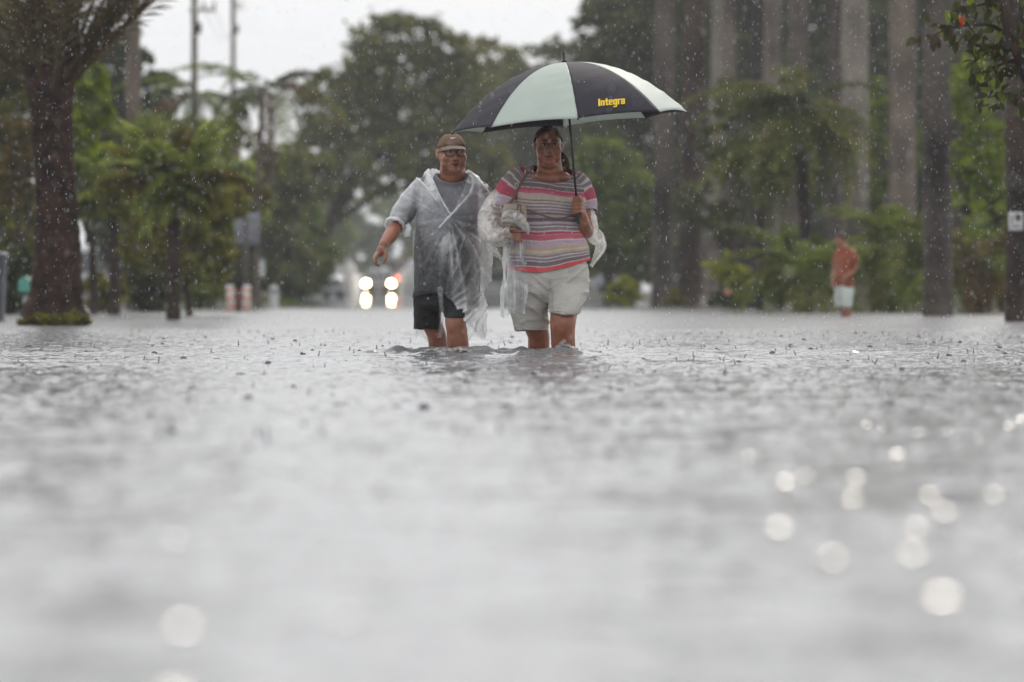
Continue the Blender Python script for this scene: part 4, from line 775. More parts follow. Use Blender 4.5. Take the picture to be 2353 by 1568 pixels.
# ------------------------------------------------------------------ people
def chain(pts, n=12):
    """tapering limb through (point, radius) joints, rounded at the joints"""
    P = [np.array(tuple(p)) for p, r in pts]; Rr = [r for p, r in pts]
    K = interp(np.column_stack([np.arange(len(P)), np.array(P), Rr]), 7*(len(P)-1)+1)
    g = [tube(K[:, 1:4], np.maximum(K[:, 4], 0.003), n)]
    g += [ball(P[0], Rr[0]*0.98, 12, 8), ball(P[-1], Rr[-1]*0.98, 12, 8)]
    return g
def Rot(yaw, pitch=0, roll=0): return np.array(Matrix.Rotation(yaw, 3, 'Z') @ Matrix.Rotation(pitch, 3, 'X') @ Matrix.Rotation(roll, 3, 'Y'))
class Head:
    def __init__(s, c, k, yaw, pitch=0, roll=0): s.c, s.k, s.M = np.array(tuple(c)), k, Rot(yaw, pitch, roll)
    def to(s, V): return np.asarray(V, dtype=float) @ s.M.T*s.k+s.c
    def b(s, c, r, nu=18, nv=12, M=None): V, F = ball(c, r, nu, nv, M); return s.to(V), F
    def t(s, P, R_, n=8, **k): V, F = tube(P, R_, n, **k); return s.to(V), F
    def geos(s, heavy=1.0, fem=False):
        g = [s.b((0, 0.014, 0.018), (0.075, 0.094, 0.082), 26, 18), s.b((0, -0.022, -0.03), (0.066*heavy, 0.068, 0.082), 22, 14), s.b((0, -0.022, -0.078), (0.057*heavy, 0.056, 0.040)), s.b((0, -0.062, -0.098), (0.027*heavy, 0.024, 0.020)),
             s.b((0, 0.0, -0.10), (0.052*heavy, 0.055, 0.035))]
        g += [s.t([(0, -0.080, 0.012), (0, -0.092, -0.008), (0, -0.105, -0.028), (0, -0.108, -0.036)], [0.008, 0.009, 0.0125, 0.013]), s.b((0, -0.107, -0.036), (0.014, 0.013, 0.0115))]
        for x in (-1, 1):
            g += [s.b((x*0.014, -0.096, -0.040), (0.010, 0.012, 0.009)), s.b((x*0.031, -0.076, 0.020), (0.027, 0.016, 0.009)), s.b((x*0.042, -0.058, -0.036), (0.027*heavy, 0.026, 0.024)),
                  s.b((x*0.046, -0.040, -0.068), (0.022*heavy, 0.03, 0.026)), s.b((x*0.079, 0.012, -0.012), (0.009, 0.019, 0.030)), s.b((x*0.083, 0.02, -0.004), (0.007, 0.014, 0.02))]
        g += [s.b((0, -0.087, -0.058), (0.030, 0.012, 0.012)), s.b((0, -0.086, -0.078), (0.027, 0.012, 0.010))]
        return g
    def features(s, root, skin_open=0.0, brow=True):
        for x in (-1, 1):
            V, F = s.b((x*0.031, -0.0775, 0.0005), (0.0125, 0.0095, 0.0068), 14, 10); e = part('eye', V, F, M_EYE, root)
            V, F = s.b((x*0.031+0.002, -0.0862, 0.0003), (0.0058, 0.0028, 0.0058), 12, 8); part('iris', V, F, M_IRIS, e)
            V, F = s.t([(x*0.017, -0.086, 0.0070), (x*0.031, -0.0905, 0.0085), (x*0.046, -0.081, 0.0035)], [0.0018, 0.0028, 0.0018], 6); part('eyelid', V, F, M_DARK, root)
            if brow: V, F = s.t([(x*0.014, -0.092, 0.0195), (x*0.030, -0.0945, 0.0245), (x*0.050, -0.080, 0.0185)], [0.0028, 0.0042, 0.002], 6); part('eyebrow', V, F, M_BROW, root)
        for x in (-1, 1): V, F = s.b((x*0.0075, -0.104, -0.0465), (0.005, 0.006, 0.0022), 8, 6); part('nostril', V, F, M_DARK, root)
        V, F = s.t([(-0.024, -0.086, -0.066), (-0.010, -0.099, -0.0625), (0, -0.1005, -0.0635), (0.010, -0.099, -0.0625), (0.024, -0.086, -0.066)], [0.0015, 0.004, 0.0045, 0.004, 0.0015], 8); part('lip', V, F, M_LIP, root)
        V, F = s.t([(-0.022, -0.087, -0.071-skin_open), (0, -0.099, -0.0745-skin_open), (0.022, -0.087, -0.071-skin_open)], [0.0015, 0.0055, 0.0015], 8); part('lip', V, F, M_LIP, root)
        V, F = s.t([(-0.024, -0.0875, -0.0675-skin_open/2), (0, -0.1015, -0.0685-skin_open/2), (0.024, -0.0875, -0.0675-skin_open/2)], [0.001, 0.0018+skin_open/2, 0.001], 8); part('mouth', V, F, M_DARK, root)
def torso(rows, Y0, N=60, n=56, grow=0.0, p=2.4):
    s = Y0/FOC; K = interp(rows, N); out = []
    for py, cx, hw, df, db in K: out.append(ring((cx-CX)*s, hw*s+grow, Y0, df+grow, db+grow, CAMZ-(py-HY)*s, n, p))
    return np.vstack(out), grid_faces(N, n)
def solid(V, F, n): return V, F+[tuple(range(n-1, -1, -1)), tuple(range(len(V)-n, len(V)))]
def leg_loft(pts, Y0, n=40, N=40, flat=1.0):
    """trouser leg: (px, py, d, half-width px, half-depth m)"""
    s = Y0/FOC; K = interp([(i, *q) for i, q in enumerate(pts)], N); out = []
    for _, px, py, d, hw, dep in K: out.append(ring((px-CX)*s, hw*s, Y0+d, dep, dep, CAMZ-(py-HY)*s, n, 2.2))
    return np.vstack(out), grid_faces(N, n)
def thick(V, F, t=0.004):
    """cloth thickness: inner copy joined along the open edges"""
    N = normals(V, F); n = len(V); E = {}
    for f in F:
        for a, b in zip(f, f[1:]+f[:1]): E[(a, b)] = E.get((a, b), 0)+1
    G = list(F)+[tuple(i+n for i in reversed(f)) for f in F]
    for a, b in E:
        if (b, a) not in E: G.append((b, a, a+n, b+n))
    return np.vstack([V, V-N*t]), G
def fold(V, F, amp, sc, seed, aniso=(1, 1, 1)):
    q = V*np.array(aniso)*sc; k = ridged(q, seed)**2*0.7+ridged(q*2.1, seed+5)**2*0.3
    return V+normals(V, F)*(amp*(k-0.45))[:, None]

# ---- man in a clear poncho
YM = 35.35; sM = YM/FOC
def Pm(px, py, d=0.0): return W(px, py, YM+d)
man = thing('person', 'man in a brown cap, grey shirt and clear plastic poncho wading through the flood', 'person', (Pm(1028, 800).x, YM, -0.34))
hm = Head(Pm(1038.5, 350, -0.10), 1.10, 0.24, 0.02)
MR = [(404, 1041, 29, .072, .085), (416, 1040, 35, .08, .09), (426, 1039, 52, .085, .10), (436, 1037, 66, .10, .11), (450, 1035, 73, .12, .12), (480, 1033, 75, .145, .125), (520, 1031, 75, .17, .125), (570, 1029, 75, .195, .125), (620, 1028, 75, .20, .13), (660, 1027, 75, .18, .14), (690, 1027, 74, .15, .14), (705, 1027, 68, .12, .12)]
g = [solid(*torso(MR, YM, 50, 40, -0.014), 40)]
g += [tube([Pm(1039, 372, -0.06), Pm(1040, 395, -0.05), Pm(1041, 425, -0.01)], [0.073, 0.080, 0.076], 18)] + hm.geos(1.17)
g += chain([(Pm(968, 436), .050), (Pm(940, 472, .015), .056), (Pm(914, 516, .01), .048), (Pm(898, 541, -.10), .046), (Pm(881, 563, -.19), .030)])
g += chain([(Pm(1103, 444), .050), (Pm(1112, 480, .05), .055), (Pm(1112, 525, .11), .047), (Pm(1098, 570, .17), .042), (Pm(1082, 606, .20), .030)])
g += [ball(Pm(874, 578, -.205), (.026, .030, .036), 14, 10)]
for i, (dx, dy, dd, ln) in enumerate(((0, 0, -.035, 1.0), (-2, 0, -.014, 1.08), (-3, -1, .007, 1.0), (-3, -3, .026, .85))):
    g += chain([(Pm(870+dx, 583+dy, -.20+dd), .0105), (Pm(863+dx*.8, 594+dy, -.215+dd), .0098), (Pm(864+dx*.4, 583+dy+22*ln, -.22+dd), .0090), (Pm(871+dx*.3, 583+dy+26*ln, -.215+dd), .0080)], 8)
g += chain([(Pm(880, 572, -.225), .014), (Pm(887, 584, -.245), .0112), (Pm(886.5, 596, -.25), .010), (Pm(881, 605, -.245), .008)], 8)
g += [ball(Pm(1080, 616, .20), (.026, .034, .042), 14, 10)]
for i in range(4): g += chain([(Pm(1075+4*i, 624, .19+.012*i), .0105), (Pm(1072+4*i, 636, .18+.012*i), .0098), (Pm(1069+4*i, 642, .19+.012*i), .0085)], 8)
g += chain([(Pm(1072, 612, .19), .014), (Pm(1068, 624, .18), .0105), (Pm(1068, 632, .18), .009)], 8)
g += chain([(Pm(988, 680, .02), .085), (Pm(990, 735, .06), .066), (Pm(1003, 770, .08), .060), (Pm(1008, 812, .13), .060), (Pm(1009, 880, .17), .044), (Pm(1010, 922, .2), .042), (Pm(1008, 930, .02), .035)])
g += chain([(Pm(1060, 680, -.02), .085), (Pm(1047, 730, -.15), .068), (Pm(1050, 765, -.14), .066), (Pm(1053, 806, -.10), .069), (Pm(1056, 870, -.06), .048), (Pm(1057, 922, -.04), .042), (Pm(1054, 932, -.22), .036)])
V, F = fuse(g, 0.0055, 3); part('body', V, F, M_SKIN_M, man)
hm.features(man, 0.006)
# cap
V, F = ball((0, 0.014, 0.018), (0.0815, 0.103, 0.0895), 44, 30); V[:, 2] += np.where(V[:, 1] < 0, 0.004*np.sin(np.clip(-V[:, 1]/0.1, 0, 1)*3.1), 0)-0.006*np.exp(-((V[:, 0]+0.005)/0.02)**2)*(V[:, 2] > 0.07)
V, F, _ = keep(V, F, V[:, 2] > 0.026-0.10*np.clip(V[:, 1], -0.05, 0.08)); V = V+normals(V, F)*(0.0016*vnoise(V*55, 3))[:, None]; V, F = thick(V, F, 0.003); capo = part('cap', hm.to(V), F, M_CAP, man)
NU_, NV_ = 25, 9; V = []
for lay in (0, 1):
    for j in range(NV_):
        for i in range(NU_):
            uu = -1+2*i/(NU_-1); v = j/(NV_-1); a = uu*1.15; V.append((0.079*math.sin(a)*(1+0.05*v), -0.085*math.cos(a)+0.012-v*0.068*math.cos(uu*1.5)**0.6 if abs(uu) < 1 else -0.085*math.cos(a)+0.012, 0.041-0.014*uu*uu-0.021*v*(1-uu*uu*0.4)-0.010*uu*uu*v-lay*0.0032))
n_ = NU_*NV_; F = grid_faces(NV_, NU_, False); F = F+[tuple(i+n_ for i in reversed(f)) for f in F]
bd = [i for i in range(NU_)]+[j*NU_+NU_-1 for j in range(1, NV_)]+[(NV_-1)*NU_+i for i in range(NU_-2, -1, -1)]+[j*NU_ for j in range(NV_-2, 0, -1)]
F += [(bd[k], bd[(k+1) % len(bd)], bd[(k+1) % len(bd)]+n_, bd[k]+n_) for k in range(len(bd))]; part('brim', hm.to(np.array(V)), F, M_CAPB, capo)
V, F = hm.b((0, 0.014, 0.1095), (0.007, 0.007, 0.004), 10, 6); part('button', V, F, M_CAP, capo)
SW = [(-0.019, 0.0035), (-0.016, -0.002), (-0.010, -0.0035), (0.002, -0.0005), (0.019, 0.0065), (0.004, 0.0022), (-0.007, 0.0008), (-0.013, 0.0018)]
P = [(x-0.004, -math.sqrt(max(0.05, 1-((z+0.062-0.0)/0.0895)**2-((x-0.004)/0.0815)**2))*0.103+0.014-0.0035, z+0.079) for x, z in SW]; P = P+[(x, y+0.005, z) for x, y, z in P]; m_ = len(SW)
part('emblem', hm.to(P), [tuple(range(m_)), tuple(range(2*m_-1, m_-1, -1))]+[(i, m_+i, m_+(i+1) % m_, (i+1) % m_) for i in range(m_)], M_WHITE, capo, False)
# short hair under the cap, spectacles
V, F = ball((0, 0.018, 0.014), (0.0785, 0.097, 0.083), 36, 24); V, F, _ = keep(V, F, (V[:, 2] > -0.055) & (V[:, 2] < 0.05) & (V[:, 1] > 0.0)); part('hair', hm.to(V), F, mat('grey_brown_hair', (0.09, 0.065, 0.05), 0.6), man)
gl = None
for x in (-1, 1):
    a = np.linspace(0, 2*np.pi, 25)[:-1]; P = [(x*0.034+0.0285*np.sign(math.cos(q))*abs(math.cos(q))**0.6, -0.1005+0.0035*abs(math.cos(q)), -0.004+0.0185*np.sign(math.sin(q))*abs(math.sin(q))**0.6) for q in a]; P.append(P[0])
    V, F = hm.t(P, [0.0022]*25, 6, cap=False, up=(0, 1, 0))
    if gl is None: gl = part('glasses', V, F, M_FRAME, man)
    else: part('rim', V, F, M_FRAME, gl)
    V, F = hm.t([(x*0.062, -0.096, 0.006), (x*0.077, -0.05, 0.006), (x*0.087, 0.01, 0.0)], 0.0022, 6); part('temple', V, F, M_FRAME, gl)
V, F = hm.t([(-0.007, -0.1035, 0.002), (0, -0.108, 0.004), (0.007, -0.1035, 0.002)], 0.002, 6); part('bridge', V, F, M_FRAME, gl)
# shirt, shorts
def front_drop(V, n, N, py_front, rows_n):
    return V
K = [(398, 1041, 39, .085, .095)]+MR[2:11]; K[-1] = (680, 1027, 77, .165, .145)
V, F = torso(K, YM, 90, 72, 0.003); V = V.reshape(90, 72, 3); th = np.linspace(0, 2*np.pi, 72, endpoint=False); f = np.clip(-np.sin(th), 0, 1)**1.5
w_ = np.clip(1-np.arange(90)/16, 0, 1)**1.3; V[:, :, 2] -= w_[:, None]*(f*0.062)[None, :]; V[:, :, 1] -= w_[:, None]*(f*0.03)[None, :]; V[:, :, 2] += (np.clip(np.arange(90)/90-0.8, 0, 1)*5)[:, None]*(0.012*np.sin(th*3+1))[None, :]
V = fold(V.reshape(-1, 3), F, 0.011, 11, 4, (1, 0.6, 0.6)); zpy = HY-(V[:, 2]-CAMZ)/sM; wet_shade = np.clip((zpy-480+22*vnoise(V*9, 2))/70, 0, 1)[:, None]
tn = np.array([0.25, 0.25, 0.275])*(1-wet_shade)+np.array([0.05, 0.049, 0.054])*wet_shade  # damp cloth plus belly shade, both put into the tint below the chest
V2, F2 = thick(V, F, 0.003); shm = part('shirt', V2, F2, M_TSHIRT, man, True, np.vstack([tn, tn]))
for pts in ([(985, 428, 0, 19), (968, 434, 0, 22), (942, 470, .015, 23.5), (918, 508, .01, 22)], [(1088, 434, 0, 19), (1104, 440, 0, 22), (1115, 478, .03, 23), (1119, 510, .045, 22)]):
    Kx = interp([(i, *tuple(Pm(a, b, c)), d*sM) for i, (a, b, c, d) in enumerate(pts)], 40); V, F = tube(Kx[:, 1:4], Kx[:, 4], 30, False); V = fold(V, F, .01, 14, 3); V, F = thick(V, F, .003); part('sleeve', V, F, M_TSHIRT, shm, True, np.tile((.21, .21, .23), (len(V), 1)))
hipr = [(664, 1027, 73, .15, .14), (690, 1027, 74, .15, .145), (706, 1026, 72, .14, .14), (714, 1024, 60, .10, .10)]
V, F = solid(*torso(hipr, YM, 24, 48), 48); L1 = leg_loft([(984, 686, .01, 35, .125), (982, 715, .03, 33, .115), (981, 742, .05, 31.5, .105), (981, 757, .06, 31, .10)], YM); L2 = leg_loft([(1058, 686, -.03, 40, .125), (1053, 706, -.08, 34, .12), (1047, 731, -.13, 25.5, .10)], YM)
V, F = fuse([(V, F), solid(*L1, 40), solid(*L2, 40)], 0.007, 4); V = fold(V, F, 0.013, 9, 6, (1, 0.7, 0.8)); part('shorts', V, F, M_BLACK, man)
# poncho
PR = [(392, 1038, 42, .09, .105), (404, 1038, 56, .095, .11), (418, 1037, 68, .105, .12), (432, 1036, 76, .12, .13), (460, 1035, 80, .14, .14), (520, 1032, 80, .185, .14), (580, 1030, 79, .215, .145), (640, 1029, 79, .215, .15), (690, 1031, 80, .19, .16), (740, 1034, 80, .19, .165), (784, 1034, 78, .19, .17)]
g = [solid(*torso(PR, YM, 70, 56, 0.006), 56)]
g += chain([(Pm(968, 434), .074), (Pm(935, 476, .015), .077), (Pm(912, 512, .005), .066), (Pm(900, 532, -.05), .062)], 18)
g += chain([(Pm(1102, 442), .074), (Pm(1113, 480, .03), .070), (Pm(1117, 525, .05), .066), (Pm(1112, 575, -.02), .062), (Pm(1108, 640, -.06), .066)], 18)
V, F = fuse(g, 0.0065, 6)
px_ = CX+V[:, 0]/sM*(YM/V[:, 1]); py_ = HY-(V[:, 2]-CAMZ)*FOC/V[:, 1]; front = V[:, 1] < YM-0.02
tV = np.clip((py_-392)/(493-392), 0, 1.2); inV = front & (px_ > 986+49*tV) & (px_ < 1077-42*tV**1.3) & (py_ < 493)
cuff = (px_ < 940) & ((V-np.array(Pm(908, 521, -.015))) @ (np.array(Pm(896, 540, -.08))-np.array(Pm(912, 512, .005))) > 0.0008)
lowL = front & (px_ < 1018+(py_-672)*0.72+5*np.sin(py_*0.11)) & (py_ > 672) & (px_ > 900)
bot = py_ > np.where(front, 772+8*np.sin(px_*0.12)-np.clip(1062-px_, 0, 60)*0.35, 778+5*np.sin(px_*0.2)); neck_hole = (py_ < 400) & (np.hypot((px_-1038)/40, (V[:, 1]-YM)/0.10) < 1)
ang = np.arctan2(V[:, 2]-Pm(1035, 500).z, V[:, 0]-Pm(1035, 500).x); rr = np.hypot(V[:, 2]-Pm(1035, 500).z, V[:, 0]-Pm(1035, 500).x)
back_off = (V[:, 1] > YM)*7.0
k1 = ridged(np.stack([ang*5.5, rr*2.2, back_off], 1), 3)**2.6; k2 = ridged(np.stack([ang*11+2+3*rr, rr*4, back_off], 1), 8)**2.6; u1, u2 = V[:, 0]*0.5+V[:, 2]*0.87, V[:, 0]*0.87-V[:, 2]*0.5
k3 = ridged(np.stack([u2*26+3*vnoise(V*5, 2), u1*4.5, V[:, 1]*3], 1), 12)**3.2; k4 = np.clip(vnoise(V*np.array([7, 5, 6]), 31)*1.6+0.25, 0, 1)
low_r = np.clip((py_-630)/60, 0, 1)*np.clip((px_-1020)/25, 0, 1); belly_l = np.clip((py_-520)/50, 0, 1)*np.clip((1030-px_)/30, 0, 1)*front
dg = ridged(np.stack([(V[:, 0]+V[:, 2])*17, (V[:, 0]-V[:, 2])*5, V[:, 1]*3], 1), 19)**4
sh = np.clip((470-py_)/50, 0, 1); cr = ((0.55*k1+0.45*k2)*(1-0.6*sh)*(0.45+0.55*k4)+0.4*k3*k4+0.75*dg*sh+low_r*(0.5*k3+0.06))*(1-0.72*belly_l); top_f = np.clip((480-py_)/70, 0, 1)*(0.55+0.45*k4)+np.clip((952-px_)/20, 0, .5)+np.clip((px_-1095)/15, 0, .45)*np.clip((660-py_)/60, 0, 1)
V = V+normals(V, F)*((cr-0.4)*0.016)[:, None]
V, F, idx = keep(V, F, ~(inV | cuff | lowL | bot | neck_hole)); pon = part('poncho', V, F, M_POLYM, man, True, None, np.clip(cr*0.75+top_f*0.7, 0, 1.3)[idx])
def band(pts, w, name='hem', root=None, matl=None, seed=0, cr=1.0, flat=0.35):
    K = interp([(i, *tuple(p)) for i, p in enumerate(pts)], 40)[:, 1:]; K = K+0.003*np.column_stack([vnoise(np.column_stack([np.arange(40)*0.6, np.full(40, q), np.full(40, seed)])) for q in (0, 5, 9)])
    V, F = tube(K, w*(1+0.3*vnoise(np.column_stack([np.arange(40)*0.5, np.zeros(40), np.full(40, seed+.5)]))), 10, True, flat, (0, 1, 0)); return part(name, V, F, matl or M_POLYM, root or pon, True, None, np.full(len(V), cr))
band([Pm(985, 394, -.06), Pm(996, 420, -.125), Pm(1014, 458, -.16), Pm(1036, 494, -.195)], .006, seed=1, cr=.55)
band([Pm(1078, 396, -.05), Pm(1086, 418, -.115), Pm(1080, 446, -.15), Pm(1060, 468, -.18), Pm(1034, 496, -.20), Pm(1008, 524, -.215)], .0075, seed=2, cr=.62)
0 and band([Pm(1000, 530, -.215), Pm(998, 556, -.222), Pm(1018, 608, -.23), Pm(1036, 652, -.215), Pm(1052, 692, -.205), Pm(1066, 724, -.2)], .004, seed=3, cr=.35)
0 and band([Pm(1046, 640, -.22), Pm(1062, 668, -.21), Pm(1082, 698, -.19), Pm(1098, 724, -.15)], .006, seed=4, cr=.4)
band([Pm(1010, 660, -.2), Pm(1014, 700, -.2), Pm(1016, 740, -.17), Pm(1010, 776, -.12)], .014, seed=8, cr=.12, flat=.25)
V, F = tube([Pm(982, 408, .02), Pm(983, 398, .02), Pm(985, 388, .03)], [.030, .022, .004], 10, True, .25, (0, 1, 0)); part('hood_fold', V, F, M_POLYM, pon, True, None, np.full(len(V), .9))
a = np.linspace(0, 2*np.pi, 33); ax_ = np.array(Pm(896, 540, -.08))-np.array(Pm(912, 512, .005)); ax_ /= np.linalg.norm(ax_); e1 = np.cross(ax_, (0, 1, 0)); e1 /= np.linalg.norm(e1); e2 = np.cross(ax_, e1); c0 = np.array(Pm(908, 520, -.02))
P = c0+0.060*(np.cos(a)[:, None]*e1+np.sin(a)[:, None]*e2)+0.004*vnoise(np.column_stack([np.cos(a)*3, np.sin(a)*3, 0*a]))[:, None]
V, F = tube(P, 0.013, 10, False); V = fold(V, F, 0.008, 40, 3); part('cuff', V, F, M_POLYM, pon, True, None, np.full(len(V), 1.1))
V, F = tube([Pm(930, 508, -.02), Pm(938, 525, -.03), Pm(934, 540, -.03), Pm(928, 545, -.03)], [.02, .03, .026, .006], 12, True, .4, (0, 1, 0)); V = fold(V, F, 0.01, 25, 9); part('cuff', V, F, M_POLYM, pon, True, None, np.full(len(V), .75))

# ---- woman in a striped top
YF = 35.0; sF = YF/FOC
def Pf(px, py, d=0.0): return W(px, py, YF+d)
woman = thing('person', 'woman in a striped pink, grey and white top and khaki shorts gripping an umbrella', 'person', (Pf(1262, 800).x, YF, -0.34))
hf = Head(Pf(1260.5, 334, -0.07), 1.06, 0.06, 0.0)
FRW = [(388, 1262, 33, .07, .08), (398, 1262, 44, .08, .09), (404, 1262, 62, .09, .10), (414, 1263, 74, .10, .11), (430, 1264, 77, .125, .12), (470, 1267, 76, .175, .12), (510, 1267, 73, .165, .12), (545, 1265, 77, .165, .13), (580, 1261, 88, .175, .15), (615, 1259, 91, .17, .16), (650, 1259, 90, .16, .17), (680, 1259, 80, .13, .14)]
g = [solid(*torso(FRW, YF, 50, 40, -0.014), 40), tube([Pf(1262, 362, -.04), Pf(1263, 384, -.03), Pf(1264, 412, -.02)], [.072, .080, .094], 18), ball(Pf(1261, 379, -.10), (.052, .045, .028), 16, 10)]+hf.geos(1.12, True)
g += [ball(Pf(1264, 408, -.05), (.13, .07, .05), 18, 10)]
g += chain([(Pf(1203, 416), .046), (Pf(1170, 458, .01), .052), (Pf(1138, 508, .0), .046), (Pf(1146, 532, -.12), .042), (Pf(1164, 540, -.22), .029)])
g += [ball(Pf(1174, 542, -.25), (.034, .026, .026), 14, 10)]
for i in range(4): g += chain([(Pf(1182, 535+5.5*i, -.262), .0095), (Pf(1192, 537+5.2*i, -.275), .009), (Pf(1199, 541+4.5*i, -.262), .0082), (Pf(1198, 545+4*i, -.245), .0075)], 8)
g += chain([(Pf(1168, 533, -.265), .013), (Pf(1178, 527, -.285), .0105), (Pf(1187, 529, -.29), .0085)], 8)
g += chain([(Pf(1321, 422), .044), (Pf(1339, 462, .02), .051), (Pf(1347, 526, .0), .047), (Pf(1344, 528, -.06), .046), (Pf(1340, 506, -.15), .036), (Pf(1337, 492, -.195), .029)])
g += [ball(Pf(1336, 479, -.20), (.022, .028, .040), 14, 10)]
for i in range(4):
    py = 461+8.6*i; g += chain([(Pf(1338, py+1, -.222), .0105), (Pf(1333, py, -.252), .0102), (Pf(1323, py+1, -.256), .0098), (Pf(1316.5, py+2, -.232), .0088)], 8)
g += chain([(Pf(1337, 468, -.205), .014), (Pf(1335, 457, -.235), .0115), (Pf(1326, 454, -.252), .0105), (Pf(1318, 456, -.246), .0085)], 8)
g += chain([(Pf(1216, 680, .02), .09), (Pf(1230, 745, .06), .074), (Pf(1238, 775, .10), .068), (Pf(1237, 818, .15), .066), (Pf(1238, 885, .19), .046), (Pf(1238, 922, .2), .042), (Pf(1236, 930, .02), .034)])
g += chain([(Pf(1302, 680, -.02), .09), (Pf(1294, 736, -.16), .082), (Pf(1293, 768, -.15), .076), (Pf(1295, 806, -.11), .074), (Pf(1296, 870, -.07), .048), (Pf(1296, 922, -.04), .042), (Pf(1294, 932, -.22), .035)])
g += [ball(Pf(1293, 744, -.222), (.040, .026, .040), 14, 10), ball(Pf(1286, 762, -.205), (.020, .02, .028), 12, 8), ball(Pf(1304, 770, -.19), (.026, .02, .05), 12, 8)]
V, F = fuse(g, 0.0055, 3); part('body', V, F, M_SKIN_W, woman)
hf.features(woman, 0.001)
V, F = ball((0, 0.018, 0.022), (0.0835, 0.103, 0.092), 56, 38); V[:, 2] += 0.003*np.sin(V[:, 0]*160)
hl = V[:, 2] > 0.079-0.80*(V[:, 1]+0.055)-5.0*V[:, 0]**2*np.clip(-V[:, 1]*20, 0, 1); V, F, _ = keep(V, F, hl & (V[:, 2] > -0.06)); V, F = thick(V, F, 0.004); hair = part('hair', hf.to(V), F, M_HAIR, woman)
V, F = tube([Pf(1283, 352, .07), Pf(1291, 362, .06), Pf(1297, 372, .03), Pf(1303, 381, .02), Pf(1305, 390, .02)], [.022, .030, .032, .024, .006], 14); V = fold(V, F, 0.01, 40, 2, (1, 1, .3)); part('ponytail', V, F, M_HAIR, hair)
# striped top
ST = [(360, (.52, .045, .10)), (399, (.62, .55, .58)), (401, (.20, .155, .155)), (408.5, (.55, .5, .52)), (410.5, (.24, .19, .19)), (416.5, (.6, .56, .58)), (418.5, (.23, .18, .18)), (425, (.62, .57, .60)), (427, (.15, .11, .115)), (436, (.62, .52, .56)), (437.5, (.52, .045, .105)), (444, (.58, .10, .15)), (449, (.62, .42, .44)), (451, (.54, .47, .43)), (457, (.60, .47, .33)), (462, (.23, .175, .18)), (465, (.55, .48, .42)), (469, (.26, .20, .205)), (472.5, (.56, .52, .52)), (476, (.26, .20, .20)), (480, (.56, .5, .55)), (483, (.28, .22, .22)), (487, (.5, .45, .46)), (490, (.20, .15, .155)), (495, (.50, .42, .49)), (502, (.16, .115, .12)), (510, (.62, .54, .62)), (516, (.26, .20, .20)), (520.5, (.66, .6, .65)), (523.5, (.27, .215, .21)), (530, (.66, .6, .64)), (533, (.60, .05, .085)), (538.5, (.62, .35, .40)), (540, (.62, .10, .165)), (551, (.68, .58, .64)), (554, (.55, .41, .49)), (567, (.58, .42, .26)), (573, (.62, .55, .44)), (578, (.5, .41, .33)), (583, (.28, .22, .22)), (587, (.62, .56, .6)), (589.5, (.27, .21, .23)), (595, (.62, .56, .6)), (597, (.17, .125, .13)), (606, (.66, .55, .62)), (608, (.74, .04, .05)), (640, (.74, .04, .05))]
SK = np.array([a for a, b in ST]); SC = np.array([b for a, b in ST])
def stripe(v): return 0.80*SC[np.clip(np.searchsorted(SK, v, side='right')-1, 0, len(SK)-1)]+np.array([.075, .062, .065])
n = 110; N = 250; K = [(392, 1262, 60, .092, .10), (404, 1262, 70, .10, .11), (416, 1263, 76, .112, .12), (432, 1264, 79, .128, .125), (470, 1267, 79, .178, .125), (510, 1267, 76, .17, .125), (545, 1265, 80, .172, .135), (580, 1260, 92, .182, .155), (618, 1259, 96, .178, .165)]
V, F = torso(K, YF, N, n, 0.003); V = V.reshape(N, n, 3); th = np.linspace(0, 2*np.pi, n, endpoint=False); fr = np.clip(-np.sin(th), 0, 1); w_ = np.clip(1-np.arange(N)/46, 0, 1)**1.2
nk = np.stack([Pf(1270, 0).x+46*sF*np.cos(th), YF-0.01+np.where(np.sin(th) < 0, 0.105, 0.085)*np.sin(th), CAMZ-((386+46*fr**1.05-5*np.clip(np.sin(th), 0, 1)+5*np.cos(th))-HY)*sF], 1)
V = V*(1-w_[:, None, None])+nk[None]*w_[:, None, None]
hem_ = np.clip((np.arange(N)/N-0.55)/0.45, 0, 1)**1.3; xx = (V[:, :, 0]-Pf(1258, 0).x)/(96*sF)
V[:, :, 2] += hem_[:, None]*((9*np.abs(xx)**2+17*np.clip(xx, -.2, 1)-6)*sF)
tiltp = np.clip(1-np.arange(N)/115, 0, 1); V2 = V.reshape(-1, 3)
pyv = HY-(V2[:, 2]-CAMZ)/sF; xo = (V2[:, 0]/sF+CX)-1262; hemv = np.repeat(hem_, n)
vv = pyv-np.clip(0.13*(515-pyv)/85, 0, 0.14)*xo+hemv*(9*(xo/96)**2+17*np.clip(xo/96, -.2, 1)-6)+1.0*np.sin(V2[:, 0]*26+V2[:, 2]*9)
V2 = fold(V2, F, 0.012, 8, 5, (0.7, 0.6, 1.1)); tn = stripe(vv); trim_ = np.repeat(np.arange(N) < 5, n); tn[trim_] = (.6, .52, .55)
Va, Fa = thick(V2, F, 0.003); top = part('shirt', Va, Fa, M_STRIPE, woman, True, np.vstack([tn, tn]))
